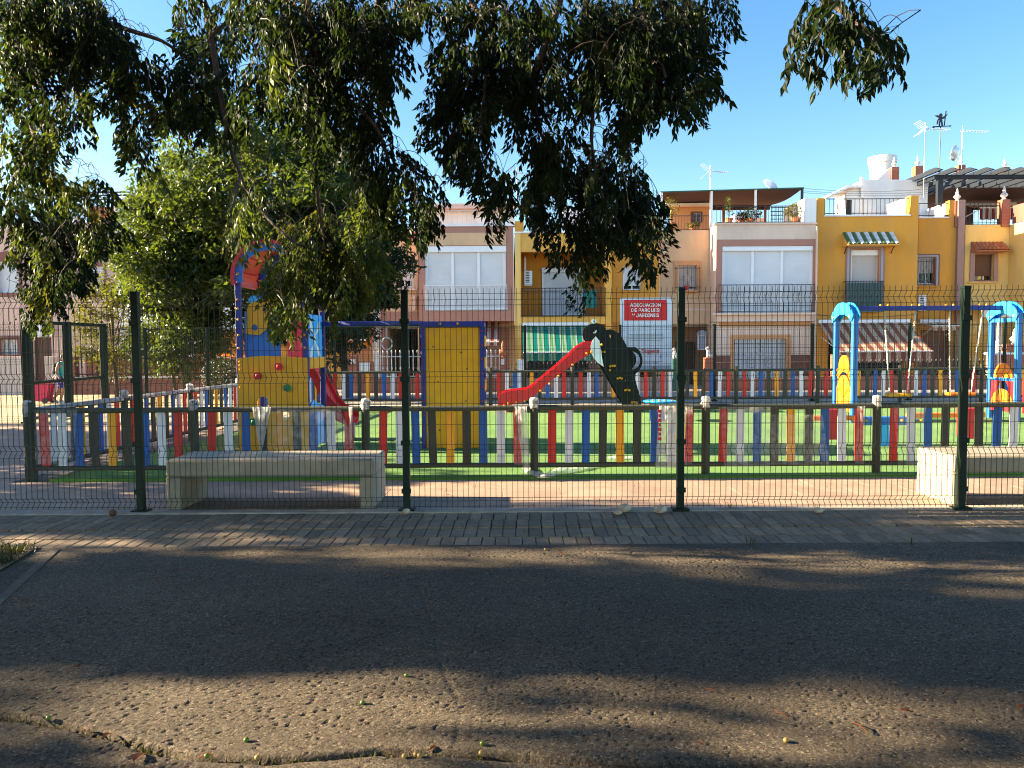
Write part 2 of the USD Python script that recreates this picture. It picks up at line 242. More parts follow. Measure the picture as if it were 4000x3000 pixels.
def struct(name, mb, m, smooth=False): return mb.build(name, m, None, smooth, kind='structure')
def arc(cx, cz, r, a0, a1, n=12): return [(cx + r * math.cos(math.radians(a0 + (a1 - a0) * i / n)), cz + r * math.sin(math.radians(a0 + (a1 - a0) * i / n))) for i in range(n + 1)]
# ================================================================== GROUND
ZR = -0.3                                   # street and house floor level
struct('ground', MB().box(-220, 220, -80, 400, -1.0, -0.36), 'ground')
# near asphalt as a displaced sheet with the crack across its near edge
ax0, ax1, ay0, ay1 = -4.2, 4.2, 2.45, 5.8
nx, ny = 1000, 520
gx, gy = np.meshgrid(np.linspace(ax0, ax1, nx), np.linspace(ay0, ay1, ny), indexing='xy')
pt = np.stack([gx, gy, np.zeros_like(gx)], -1)
h = 0.010 * (meshkit.fbm(pt * 1.3, 4, 3) - .5) + 0.0012 * (meshkit.fbm(pt * 30, 3, 5) - .5)
pit = meshkit.noise(pt * np.array([92, 78, 1]), 11); h -= 0.0065 * np.clip((.08 + .14 * meshkit.noise(pt * 2.1, 41) - pit) / .05, 0, 1); h += .0032 * (meshkit.fbm(pt * 75, 2, 51) - .5)
bumpy = meshkit.noise(pt * 38, 21); h += 0.0012 * np.clip((bumpy - .62) / .3, 0, 1)
def crackline(px): return np.array([G(*p)[:2] for p in px])
def line_dist(c):
    d = np.full(gx.shape, 9.0)
    for a, b in zip(c[:-1], c[1:]):
        ab = b - a; t = np.clip(((gx - a[0]) * ab[0] + (gy - a[1]) * ab[1]) / (ab @ ab), 0, 1)
        d = np.minimum(d, np.hypot(gx - a[0] - t * ab[0], gy - a[1] - t * ab[1]))
    return d
CRACK = crackline([(-700, 2740), (-200, 2760), (0, 2790), (260, 2835), (450, 2880), (560, 2915), (760, 2955), (1050, 2972), (1300, 2955), (1480, 2935), (1800, 2945), (2000, 2955), (2500, 2990), (3200, 3010), (5000, 3040)])
CRACK2 = crackline([(1640, 2300), (1690, 2430), (1720, 2600), (1770, 2700), (1800, 2760), (1790, 2900)])
wob = 0.02 * (meshkit.noise(pt * 9, 31) - .5)
h -= 0.045 * np.exp(-(np.maximum(line_dist(CRACK) + wob, 0) / .018) ** 2) + 0.004 * np.exp(-((line_dist(CRACK2) + wob) / .012) ** 2)
edge = np.clip(np.minimum.reduce([gx - ax0, ax1 - gx, gy - ay0, ay1 - gy]) / .12, 0, 1); h *= edge
ii, jj = np.meshgrid(np.arange(ny - 1), np.arange(nx - 1), indexing='ij')
q = np.stack([ii * nx + jj, ii * nx + jj + 1, (ii + 1) * nx + jj + 1, (ii + 1) * nx + jj], -1).reshape(-1, 4)
asp = MB().add(np.stack([gx, gy, h], -1).reshape(-1, 3), q)
struct('asphalt_path', asp, 'asphalt', smooth=True)
far = MB()
for (x0, x1, y0, y1) in ((-60, ax0, -14, ay1), (ax1, 60, -14, ay1), (ax0, ax1, -14, ay0)): far.add([(x0, y0, 0), (x1, y0, 0), (x1, y1, 0), (x0, y1, 0)], [(0, 1, 2, 3)])
struct('asphalt_surround', far, 'asphalt')
struct('path_base', MB().box(-60, 60, -14, 5.8, -.36, -.08), 'soil')
# paver strip, tile by tile
rest = MB(); X6 = thing('paver_strip', None, None); tag(X6, kind='structure')
MB().box(-60, 60, 5.8, 6.9, -.3, -.022).build('joint_bed', 'joint', X6)
k = 0
for r, (y0, y1, dz) in enumerate(((5.815, 6.06, -.004), (6.068, 6.325, 0), (6.35, 6.605, .008), (6.613, 6.885, .01))):
    half = .70 * y1 + .15; n = int(2 * half / .106); off = random.uniform(0, .05)
    for i in range(n):
        x0 = -half + off + i * .106; a, b = random.uniform(-.004, .004), random.uniform(-.006, .006)
        mb = MB().box(x0 + .003 + a * .4, x0 + .101 + a * .4, y0 + b * .5, y1 + b * .3, -.03, dz + random.uniform(-.002, .002), .004)
        if k < 300 and abs(x0) < y1 * .655 + .02: mb.build('paver', 'paver', X6); k += 1
        else: rest.tm(trimesh.Trimesh(*mb.arrays(), process=False))
for y0, y1, dz in ((5.815, 6.06, -.004), (6.068, 6.325, 0), (6.35, 6.605, .008), (6.613, 6.885, .01)):
    for s in (-1, 1):
        half = .70 * y1 + .2
        for i in range(60): x0 = s * (half + i * .122 + .06) - .06; rest.box(x0 + .004, x0 + .118, y0, y1 - .004, -.03, dz)
rest.build('outer_pavers', 'paver', X6, kind='stuff')
struct('kerb', MB().box(-60, 60, 6.9, 7.03, -.3, .022, .008), 'kerb')
# pink paving slabs between fence and play area, and on the left
T = thing('tile_paving', None, None); tag(T, kind='structure')
MB().box(-60, 60, 7.03, 15.6, -.3, -.012).build('joint_bed', 'joint', T)
k = 0
for r in range(3):
    y0 = 7.04 + r * .54
    for i in range(28):
        x0 = -8.2 + i * .60 + (.3 if r % 2 else 0)
        MB().box(x0 + .0015, x0 + .5985, y0, y0 + .5385, -.05, random.uniform(-.0006, .0006), .0018).build('paving_slab', 'tile', T)
for r in range(11):
    y0 = 8.66 + r * .60
    for i in range(9):
        x0 = -11.1 + i * .60 + (.3 if r % 2 else 0)
        if x0 + .6 < -5.35 + .0: MB().box(x0 + .0015, x0 + .5985, y0, y0 + .5985, -.05, random.uniform(-.0006, .0006), .0018).build('paving_slab', 'tile', T)
o = MB(); o.box(9.2, 60, 7.04, 15.6, -.05, 0); o.box(-60, -11.2, 7.04, 15.6, -.05, 0); o.box(-10.8, -8.6, 7.04, 8.64, -.05, 0); o.build('outer_slabs', 'tile', T)
struct('sand_court', MB().box(-60, -5.0, 15.6, 24.5, -.3, .0), 'sand')
struct('back_pavement', MB().box(-5.0, 60, 15.6, 24.5, -.3, -.006), 'kerb')
struct('road', MB().box(-120, 120, 24.5, 29.3, -.4, ZR - .02), 'road')
struct('house_pavement', MB().box(-120, 120, 29.3, 60, -.4, ZR + .02), 'kerb')
# turf pad: a raised mat with a thick edge
tp = Polygon([(-5.25, 8.64), (14, 8.64), (14, 17.7), (-4.55, 17.7)])
struct('turf_pad', MB().plate(tp, -.02, .058, 'xy'), 'turf')
# planted tree pit at the left
pitp = Polygon([G(-700, 2150)[:2], G(150, 2140)[:2], G(0, 2230)[:2], G(-120, 2300)[:2], G(-700, 2300)[:2]])
struct('tree_pit', MB().plate(pitp, .004, .012, 'xy'), 'soil')
bor = MB(); c0, c1 = G(215, 2150), G(-60, 2400)
bor.plate(LineString([c0[:2], c1[:2]]).buffer(.03), -.02, .026, 'xy'); bor.build('pit_border', 'joint', None, kind='structure')

def blades(spots, n, hgt, spread, w=.006):
    m = MB()
    for c in spots:
        for _ in range(n):
            a = rng.uniform(0, 6.28); b = np.array([c[0] + rng.normal(0, spread), c[1] + rng.normal(0, spread), c[2] - .005]); L = hgt * rng.uniform(.4, 1.2)
            d = np.array([math.cos(a), math.sin(a), 0]); s = np.array([-d[1], d[0], 0]) * w / 2
            mid = b + d * L * .25 + [0, 0, L * .6]; tip = b + d * L * .7 + [0, 0, L * .8]
            m.add([b - s, b + s, mid - s * .8, mid + s * .8, tip], [(0, 1, 3), (0, 3, 2), (2, 3, 4)])
    return m
spots = [(x, y, 0.016) for x, y in rng.uniform([-4.3, 5.28], [-3.3, 5.75], (130, 2)) if pitp.contains(Point(x, y))]
blades(spots, 10, .07, .03, .008).build('pit_grass', 'grass', None, kind='stuff', label='short dark grass in the planted pit left of the path', cat='grass')
spots = [(*(CRACK[i] * (1 - t) + CRACK[i + 1] * t), -.02) for i in range(2, 11) for t in rng.uniform(0, 1, 7)]
blades(spots, 4, .03, .012, .005).build('crack_grass', 'grass', None, kind='stuff', label='dry grass and litter caught in the asphalt crack', cat='grass')
blades([G(2930, 2130), G(2936, 2128), G(3560, 2125), (2.75, 6.9, .02), (2.0, 6.95, .02)], 7, .09, .015).build('kerb_weed', 'grass', None, kind='stuff', label='small weeds growing from the paver joints', cat='weeds')

# ================================================================== MESH FENCES
def panel_mesh(L, H, folds, singles, pitch=.05, r=.003, spike=.05, bulge=.045, sides=3):
    """A welded panel in local x (0..L), z; folds bulge to +y."""
    m = MB(); zs = [0.0]; ys = [0.0]
    for a, b in folds: zs += [a, (a + b) / 2, b]; ys += [0, bulge, 0]
    zs.append(H); ys.append(0); o = np.argsort(zs, kind='stable'); zs = np.array(zs)[o]; ys = np.array(ys)[o]
    keep = np.r_[True, np.diff(zs) > 1e-6]; zs, ys = zs[keep], ys[keep]
    for x in np.arange(pitch / 2, L, pitch): m.tube(np.c_[np.full(len(zs), x), ys, zs], r, sides, False)
    hz = list(singles)
    for z in hz: m.tube([(0, -r * 1.6, z), (L, -r * 1.6, z)], r, sides, False)
    for a, b in folds:
        for z, y in ((a, 0), ((a + b) / 2, bulge), (b, 0)): m.tube([(0, y - r * 1.6, z), (L, y - r * 1.6, z)], r, sides, False)
    return m
FOLDS = [(.02, .10), (.48, .585), (1.155, 1.25), (1.85, 1.955)]; SING = [.29, .77, .96, 1.45, 1.65]
def place(mb, x, y, ang, z=0.0):
    v, f = mb.arrays(); c, s = math.cos(ang), math.sin(ang)
    return MB().add(np.c_[x + v[:, 0] * c - v[:, 1] * s, y + v[:, 0] * s + v[:, 1] * c, v[:, 2] + z], f)
def fence_run(root, pts, H=2.0, w=.062, sides=3, r=.003, post_h=2.02, panels=True, lean=None):
    for i, (x, y) in enumerate(pts):
        b = MB(); b.box(x - w / 2, x + w / 2, y - w / 2, y + w / 2, -.02, post_h, .004); b.box(x - w / 2 - .003, x + w / 2 + .003, y - w / 2 - .003, y + w / 2 + .003, post_h - .02, post_h + .008, .003)
        b.box(x - .075, x + .075, y - .06, y + .06, .0, .034, .004)
        pp = b.build('post', 'green_steel', root)
        for z in (.18, .62, 1.2, 1.72) if y < 8 else (): MB().box(x - w / 2 - .012, x + w / 2 + .012, y - w / 2 - .016, y - w / 2 + .002, z, z + .045, .003).build('clamp', 'green_steel', pp)
    for (xa, ya), (xb, yb) in zip(pts[:-1], pts[1:]):
        L = math.hypot(xb - xa, yb - ya); g = w / 2 + .01; ang = math.atan2(yb - ya, xb - xa)
        place(panel_mesh(L - 2 * g, H, FOLDS, SING, r=r, sides=sides), xa + math.cos(ang) * g, ya + math.sin(ang) * g, ang, .035).build('mesh_panel', 'wire', root)
def fy(x): return 6.955 - .012 * x
FX = [P(q, 1600, 6.95)[0] for q in (-535, 531, 1584, 2657, 3750, 4840)]
f1 = thing('mesh_fence', 'tall dark green welded mesh fence crossing the whole foreground before the benches', 'fence', (0, 6.95, 0))
fence_run(f1, [(x, fy(x)) for x in FX], sides=4)
f2 = thing('mesh_fence', 'far green mesh fence between the play area and the street of houses', 'fence', (0, 20.2, 0))
fence_run(f2, [(x, 20.2) for x in (-9.62, -8.0, -4.65, -2.15, .35, 2.85, 5.33, 7.9, 10.45, 12.95, 15.4)], r=.0036)
f3 = thing('mesh_fence', 'left green mesh fence running back beside the sandy court, with a double gate frame', 'fence', (-9.7, 15.4, 0))
for (x, y, w) in ((-9.7, 15.4, .15), (-9.7, 16.78, .14), (-9.7, 18.27, .13)):
    MB().box(x - w / 2, x + w / 2, y - w / 2, y + w / 2, -.02, 2.08, .01).build('gate_post', 'green_steel', f3)
for (ya, yb) in ((15.47, 16.71), (16.85, 18.2)):
    gl = MB(); gl.box(-9.74, -9.66, ya, yb, 2.0, 2.07, .008); gl.box(-9.735, -9.665, ya, yb, .78, .84, .008); gl.box(-9.735, -9.665, ya, yb, .06, .12, .008)
    gl.build('gate_frame', 'green_steel', f3)
    place(panel_mesh(yb - ya, 1.95, [], [.3, .5, 1.1, 1.4, 1.7], r=.003), -9.7, ya, math.pi / 2, .06).build('gate_mesh', 'wire', f3)
fence_run(f3, [(-14.7, 15.4), (-12.2, 15.4), (-9.78, 15.4)], r=.003)
place(panel_mesh(1.85, 2.0, FOLDS, SING, r=.003), -9.68, 18.33, math.pi / 2, .03).build('mesh_panel', 'wire', f3)

# ================================================================== COLOURED PICKET FENCES
PAT = ['red', 'white', 'blue', 'black', 'yellow', 'black', 'blue', 'white', 'red']
def picket_fence(root, pts, z=0.0, s=1.0, skip=()):
    for i, (x, y) in enumerate(pts):
        pr = [(.0, -.05), (.046, -.05), (.047, .30), (.045, .80), (.046, .885), (.043, .905), (0, .91)]
        a, b = random.uniform(-.006, .006), random.uniform(-.004, .004)
        MB().lathe([(r * s, zz * s + (b if zz > .8 else 0)) for r, zz in pr], (x + a, y, z), 12).build('post', 'wood_dark', root, 40)
    for k, ((xa, ya), (xb, yb)) in enumerate(zip(pts[:-1], pts[1:])):
        d = np.array([xb - xa, yb - ya]); L = np.hypot(*d); d /= L; nrm = np.array([-d[1], d[0]])
        for zz, rr in ((.805, .031), (.145, .029)):
            sag = random.uniform(-.006, .006)
            MB().tube([(xa + d[0] * .03, ya + d[1] * .03, z + zz * s), (xa + d[0] * L / 2, ya + d[1] * L / 2, z + zz * s + sag), (xb - d[0] * .03, yb - d[1] * .03, z + zz * s)], rr * s, 10).build('rail', 'rail_wood' if abs(d[0]) > .5 else 'wood_dark', root, 40)
        for j, c in enumerate(PAT):
            t = L * (j + 1) / 10 + random.uniform(-.006, .006); cx, cy = xa + d[0] * t, ya + d[1] * t
            w, th = .046 * s * random.uniform(.96, 1.04), .011; z0, z1 = z + .135 * s, z + .80 * s; lean = random.uniform(-.014, .014)
            b = MB().box(-w, w, -th, th, z0, z1, .004); v, f = b.arrays(); v[:, 0] += lean * (v[:, 2] - z0) / (z1 - z0)
            MB().add(np.c_[cx + v[:, 0] * d[0] + v[:, 1] * nrm[0], cy + v[:, 0] * d[1] + v[:, 1] * nrm[1], v[:, 2]], f).build('picket', 'p_' + c, root)
NEARX = [P(q, 1700, 8.75)[0] for q in (112, 760, 1430, 2087, 2757, 3424, 4092)]
pf1 = thing('picket_fence', 'low play area fence of coloured pickets in front, round posts wrapped in film', 'fence', (0, 8.75, 0)); picket_fence(pf1, [(x, 8.75) for x in NEARX])
pf2 = thing('picket_fence', 'coloured picket fence receding along the left side of the play area', 'fence', (-5.2, 12, 0))
sy = [8.75, 10.6, 12.45, 14.3, 16.15, 18.0, 19.3]; picket_fence(pf2, [(-5.5 + (y - 8.75) * .073, y) for y in sy][0:1] + [(-5.5 + (y - 8.75) * .073, y) for y in sy[1:]])
pf3 = thing('picket_fence', 'far coloured picket fence along the back of the play area', 'fence', (0, 19.3, 0)); picket_fence(pf3, [(-4.72 + .06 + i * 2.06, 19.3) for i in range(9)] + [(13.9, 19.3)], s=1.05)
pf4 = thing('picket_fence', 'short coloured picket fence going back at the right end behind the swing', 'fence', (13, 17, 0)); picket_fence(pf4, [(13.6, 12.9), (13.0, 15.0), (12.5, 17.1)], s=1.0)

# ================================================================== BENCHES
def bench(label):
    b = thing('concrete_bench', label, 'bench', (0, 0, 0))
    out = Polygon([(-.97, 0), (-.83, 0), (-.83, .315), (.83, .315), (.83, 0), (.97, 0), (.97, .47), (-.97, .47)])
    m = m3.CrossSection([np.array(out.exterior.coords)[:-1]]).extrude(.65)
    v = m.to_mesh(); w = v.vert_properties[:, :3]; tmv = trimesh.Trimesh(np.c_[w[:, 0], -w[:, 2] + .325, w[:, 1]], v.tri_verts)
    s = MB(); legs = MB(); s.box(-.97, .97, -.325, .325, .315, .47, .016); s.build('seat', 'concrete', b)
    for x in (-.97, .83): MB().box(x + (.001 if x < 0 else -.001), x + .14, -.322, .322, 0, .318, .012).build('leg', 'concrete', b)
    return b
b1 = bench('concrete slab bench left of centre behind the mesh fence, mostly in shade')
UsdGeom.Xformable(b1).GetOrderedXformOps()[0].Set(Gf.Vec3d(-2.26, 7.42, 0))
copy(b1, (5.06, 7.40, 0), 0.0, label='concrete slab bench at the right edge with sunlit end face')
# ================================================================== PLAY EQUIPMENT
def bolts(pts, r=.017):
    class Set:
        def build(s, name, m, parent):
            for p in pts: MB().ball(p, r, 1).build(name, m, parent, True)
    return Set()
# ---- play tower
x0, x1, y0, y1 = -3.83, -2.90, 10.82, 11.78
pt_ = thing('play_tower', 'tall blue, yellow and red play tower with arched roof and climbing wall', 'play tower', ((x0 + x1) / 2, (y0 + y1) / 2, .04))
pw = .075
for (x, y) in ((x0, y0), (x1, y0), (x0, y1), (x1, y1)):
    p_ = MB().box(x - pw / 2, x + pw / 2, y - pw / 2, y + pw / 2, .0, 2.62, .008).build('post', 'h_navy', pt_)
    bolts([(x + .0, y - pw / 2, z) for z in (1.5, 1.68, 1.9, 2.05, 2.18, 2.42, 2.52)] + [(x - pw / 2, y, z) for z in (1.55, 1.78, 2.06)]).build('bolt', 'h_yellow', p_)
cx, zb, rr = (x0 + x1) / 2 - .03, 2.50, .465
for y in (y0 - .05, y1 + .01):
    ring = Polygon(arc(cx, zb, rr, -12, 192, 28) + arc(cx, zb, rr - .105, 192, -12, 28))
    a_ = MB().plate(ring, y, .03).build('roof_arch', 'h_blue', pt_)
    bolts([(cx + (rr - .05) * math.cos(t), y - .004, zb + (rr - .05) * math.sin(t)) for t in np.radians([5, 35, 58, 80, 100, 122, 145, 175])], .019).build('bolt', 'h_yellow', a_)
angs = np.linspace(196, -16, 9)
for a, b in zip(angs[:-1], angs[1:]):
    q = Polygon(arc(cx, zb, rr + .025, a - .8, b + .8, 3) + arc(cx, zb, rr, b + .8, a - .8, 3))
    MB().plate(q, y0 - .015, y1 - y0 + .02).build('roof_panel', 'h_vermilion', pt_)
    MB().plate(Polygon(arc(cx, zb, rr - .001, a - .3, a - 1.9, 1) + arc(cx, zb, rr - .022, a - 1.9, a - .3, 1)), y0 - .01, y1 - y0).build('roof_batten', 'h_red', pt_)
rim = Polygon(arc(cx, zb, rr + .045, -14, 194, 30) + arc(cx, zb, rr - .002, 194, -14, 30)); MB().plate(rim, y0 - .09, .035).build('roof_rim', 'h_red', pt_)
# front climbing wall with holes
wall = Polygon([(x0 - .02, .04), (x1 + .03, .04), (x1 + .03, 1.36), (cx + .1, 1.385), (cx - .12, 1.39), (x0 - .02, 1.36)])
wall = wall.difference(Polygon([(-3.58, .66), (-3.42, .66)] + arc(-3.5, .74, .08, 0, 180, 8))).difference(Point(-3.19, .55).buffer(.06))
cw = MB().plate(wall, y0 - .065, .022).build('climbing_wall', 'h_yellow', pt_)
for px, py, m, k in ((1090, 1432, 'h_red', 7), (1008, 1468, 'h_crimson', 6), (1123, 1515, 'h_green', 5), (992, 1647, 'h_green', 6)):
    c = P(px, py, y0 - .07); fl = unary_union([Point(c[0] + .03 * math.cos(i * 6.283 / k), c[2] + .03 * math.sin(i * 6.283 / k)).buffer(.024) for i in range(k)] + [Point(c[0], c[2]).buffer(.035)])
    MB().plate(fl, c[1] - .04, .045).ball((c[0], c[1] - .04, c[2]), .03, 1, (1, .5, 1)).build('climbing_hold', m, pt_)
bolts([(x, y0 - .068, z) for x in (x0 + .02, x1 - .01) for z in (.25, .62, .66, .95, 1.2, 1.26, 1.31)], .013).build('bolt', 'h_yellow', pt_)
MB().box(x0, x1, y0, y1, 1.20, 1.25, .005).build('deck', 'h_brown', pt_)
# house front panel with window: yellow over blue
hp = Polygon([(x0 + .1, 2.04), (x0 + .13, 2.12), (x0 + .36, 2.21), (x1 - .22, 2.2), (x1 - .04, 2.08), (x1 - .04, 1.98), (x0 + .42, 1.93), (x0 + .36, 1.76), (x0 + .26, 1.68), (x0 + .08, 1.70)]).difference(Point(x0 + .2, 1.79).buffer(.045))
MB().plate(hp, y0 + .05, .018).build('front_panel', 'h_yellow', pt_)
MB().plate(sbox(x0 + .05, 1.30, x0 + .55, 2.02).difference(Polygon(arc(x0 + .62, 1.78, .2, 90, 270, 10) + [(x0 + .7, 1.6), (x0 + .7, 1.95)])), y0 + .072, .02).build('front_board', 'h_blue', pt_)
MB().plate(Polygon(arc(x0 + .2, 2.14, .1, 0, 180, 10)), y0 + .075, .014).build('trim', 'h_sky', pt_)
MB().plate(sbox(x0 + .42, 1.26, x0 + .62, 1.98), y1 - .1, .02).build('rear_board', 'h_crimson', pt_)
MB().plate(sbox(x0 + .04, 1.3, x0 + .2, 1.95), y1 - .06, .02).build('rear_board', 'h_blue', pt_)
MB().plate(sbox(x0 + .6, 1.7, x1 - .03, 1.95), y1 - .06, .02).build('rear_board', 'h_red', pt_)
# right side wall with white petal cut-outs
sp = sbox(y0 + .05, 1.30, y1 - .05, 1.98); yc, zc = (y0 + y1) / 2, 1.62
MB().plate(sp, x1 - .012, .02, 'yz').build('side_panel', 'h_sky', pt_)
pet = []
for sg in ((-1, -1), (-1, 1), (1, -1), (1, 1)):
    a = np.array([yc + sg[0] * .05, zc + sg[1] * .06]); b = np.array([yc + sg[0] * .30, zc + sg[1] * .27]); n_ = np.array([-(b - a)[1], (b - a)[0]]) * .2
    pet.append(Polygon([a, (a + 2 * b) / 3 + n_, b, (a + 2 * b) / 3 - n_]))
pet.append(Polygon([(yc - .05, zc), (yc, zc + .14), (yc + .05, zc), (yc, zc - .14)]))
for q in pet: MB().plate(q, x1 - .016, .028, 'yz').build('petal', 'h_white', pt_)
MB().box(x1 - .01, x1 + .05, y0 + .06, y1 - .02, 1.20, 1.36, .01).build('side_box', 'h_yellow', pt_)
MB().plate(sbox(y0 + .1, .25, y1 - .35, 1.18), x1 - .2, .02, 'yz').build('inner_board', 'h_yellow', pt_)
lb = Polygon([(y0 + .05, .06), (y1 - .08, .06), (y1 - .08, .62), (y1 - .25, .64), (y0 + .3, .75), (y0 + .12, .66)]); MB().plate(lb, x1 + .0, .02, 'yz').build('low_board', 'h_sky', pt_)
# spiral-free slide leaving the deck to the right rear
sl = [(-3.3, 1.5), (-3.1, 1.22), (-2.98, .95), (-2.85, .68), (-2.7, .5), (-2.48, .4)]
for y in (y1 - .25, y1 + .28):
    top = sl; low = [(x + (-.03), z - .14) for x, z in sl[::-1]]
    MB().plate(Polygon([(x, z + .08) for x, z in top] + low), y + .35, .03).build('slide_side', 'h_red', pt_)
ch = MB()
for (xa, za), (xb, zb2) in zip(sl[:-1], sl[1:]): ch.add([(xa, y1 + .1, za - .04), (xb, y1 + .1, zb2 - .04), (xb, y1 + .63, zb2 - .04), (xa, y1 + .63, za - .04)], [(0, 1, 2, 3)])
ch.build('slide_chute', 'h_red', pt_)
MB().box(-2.60, -2.54, y1 + .14, y1 + .6, .02, .3, .01).build('slide_foot', 'h_navy', pt_)

# ---- bar frame with yellow board
fr = thing('climbing_frame', 'navy frame with tall yellow board and long overhead bar holding rings', 'climbing frame', (-.85, 11, .04))
fx0, fx1, fyy, ft = P(1645, 1500, 11)[0], P(1875, 1500, 11)[0], 11.0, 1.86
for x in (fx0, fx1):
    MB().box(x, x + .065, fyy, fyy + .07, 0, ft, .008).build('post', 'h_navy', fr)
    bolts([(x + .0325, fyy - .001, z) for z in np.linspace(.12, 1.72, 9)], .015).build('bolt', 'h_crimson', fr)
MB().box(fx0 - .002, fx1 + .067, fyy - .003, fyy + .073, ft - .075, ft + .004, .008).build('top_rail', 'h_navy', fr)
bolts([(fx0 + .28, fyy - .005, ft - .03), (fx0 + .53, fyy - .005, ft - .03)], .02).build('bolt', 'h_yellow', fr)
MB().box(fx0 + .067, fx1 - .002, fyy + .022, fyy + .045, .04, ft - .078, .004).build('board', 'h_yellow', fr)
bolts([(fx0 + a * .8, fyy + .02, z) for a, z in ((.22, .55), (.3, 1.0), (.22, 1.5), (.8, .72), (.82, 1.18), (.72, 1.42), (.32, .3))], .012).build('bolt', 'h_brown', fr)
MB().box(fx1 + .002, fx1 + .067, fyy + .62, fyy + .69, 0, ft, .008).build('post', 'h_navy', fr)
for z in (.52, .85, 1.18, 1.5): MB().box(fx1 + .02, fx1 + .075, fyy + .075, fyy + .615, z, z + .16, .006).build('rung_board', 'h_yellow', fr)
MB().box(fx1 + .01, fx1 + .06, fyy + .07, fyy + .62, ft - .075, ft, .006).build('top_rail', 'h_navy', fr)
bar = MB().tube([(x1 + .04, 11.74, 1.86), (fx0 + .03, fyy + .05, 1.83)], .042, 10).build('overhead_bar', 'h_navy', fr)
bolts([(fx0 - .02, fyy + .08, 1.87), (fx0 - .5, fyy + .4, 1.88), (x1 + .1, 11.7, 1.9)], .02).build('bolt', 'h_orange', fr)
for t in (.34,):
    c = np.array([x1 + .04, 11.74, 1.86]) * t + np.array([fx0, fyy + .05, 1.83]) * (1 - t)
    MB().tube([c, c + [0, 0, -.2]], .008, 6).build('ring_rope', 'chain', fr)
    MB().tube([c + [.075 * math.sin(a), 0, -.29 + .09 * math.cos(a)] for a in np.linspace(0, 2 * math.pi, 21)], .011, 6, False).build('ring', 'alu', fr)

# ---- black bird-shaped slide
YS = 16.8
def S2(px, py, Y=YS): p = P(px, py, Y); return (p[0], p[2])
ts = thing('toddler_slide', 'red toddler slide held by a black bird-shaped board with white wing', 'slide', (P(2330, 1600, YS)[0], YS, .04))
head = Point(*S2(2328, 1305)).buffer(P(2367, 1305, YS)[0] - P(2328, 1305, YS)[0] + .02)
body = Polygon([S2(*p) for p in ((2318, 1345), (2345, 1300), (2385, 1288), (2420, 1305), (2445, 1350), (2462, 1420), (2478, 1480), (2500, 1560), (2508, 1616), (2470, 1618), (2430, 1560), (2385, 1480), (2350, 1420), (2335, 1370))]).buffer(.015)
holes = unary_union([Polygon([S2(*p) for p in ((2380, 1300), (2402, 1310), (2398, 1325), (2384, 1318))]).buffer(.01), Polygon([S2(*p) for p in ((2440, 1480), (2462, 1492), (2458, 1500), (2446, 1496))])])
board = unary_union([head, body]).difference(holes)
MB().plate(board, YS, .03).build('bird_board', 'h_black', ts)
MB().plate(board.buffer(0), YS + .62, .03).build('bird_board', 'h_black', ts)
cz = S2(2455, 1410); loop = Point(cz).buffer(.36, 16).difference(Point(cz[0] + .10, cz[1]).buffer(.21, 14).difference(Point(cz[0] - .03, cz[1] + .02).buffer(.25, 14)))
MB().plate(loop.intersection(sbox(cz[0], cz[1] - .6, cz[0] + .6, cz[1] + .3)), YS + .31, .03).build('handle_loop', 'h_black', ts)
MB().plate(Point(*S2(2320, 1255)).buffer(.052), YS - .012, .012).build('eye', 'h_white', ts)
MB().plate(Point(*S2(2320, 1255)).buffer(.012), YS - .016, .006).build('pupil', 'h_black', ts)
MB().plate(Polygon([S2(*p) for p in ((2316, 1300), (2330, 1288), (2330, 1298), (2322, 1304))]), YS - .012, .012).build('beak_mark', 'h_white', ts)
wing = Polygon([S2(*p) for p in ((2326, 1315), (2340, 1332), (2345, 1362), (2350, 1400), (2356, 1432), (2335, 1418), (2318, 1400), (2306, 1375), (2306, 1350), (2314, 1328))]); MB().plate(wing, YS - .10, .02).build('wing', 'h_white', ts)
bolts([(*[S2(px, py)[0]], YS - .02 if px > 2340 else YS - .11, S2(px, py)[1]) for px, py in ((2308, 1374), (2350, 1346), (2348, 1374), (2361, 1374), (2383, 1430), (2391, 1429), (2400, 1429), (2383, 1446), (2412, 1478), (2421, 1476), (2428, 1478), (2442, 1524), (2450, 1522), (2458, 1524), (2468, 1572), (2477, 1571), (2486, 1573))], .029).build('bolt', 'h_yellow', ts)
sp_ = Polygon([S2(*p) for p in ((1947, 1555), (1955, 1540), (1975, 1530), (2060, 1520), (2080, 1508), (2180, 1425), (2260, 1352), (2285, 1337), (2312, 1333), (2314, 1378), (2300, 1382), (2240, 1420), (2150, 1485), (2080, 1550), (2050, 1565), (1985, 1582), (1947, 1584))]).buffer(.01)
for y in (YS - .08, YS + .58): MB().plate(sp_, y, .03).build('slide_side', 'h_red', ts)
cl = [S2(*p) for p in ((1950, 1572), (2055, 1548), (2090, 1528), (2290, 1365), (2330, 1345))]; ch = MB()
for (xa, za), (xb, zb2) in zip(cl[:-1], cl[1:]): ch.add([(xa, YS - .05, za), (xb, YS - .05, zb2), (xb, YS + .58, zb2), (xa, YS + .58, za)], [(0, 1, 2, 3)])
ch.build('slide_bed', 'h_red', ts)
bolts([(S2(px, py)[0], YS - .085, S2(px, py)[1]) for px, py in ((1970, 1584), (1985, 1575), (2017, 1570), (2049, 1566), (2075, 1554), (2110, 1526), (2146, 1498), (2181, 1468), (2236, 1424), (2290, 1380))], .029).build('bolt', 'h_yellow', ts)
MB().box(S2(1975, 1580)[0], S2(1988, 1580)[0], YS, YS + .5, .02, S2(1975, 1580)[1], .01).build('slide_foot', 'h_crimson', ts)
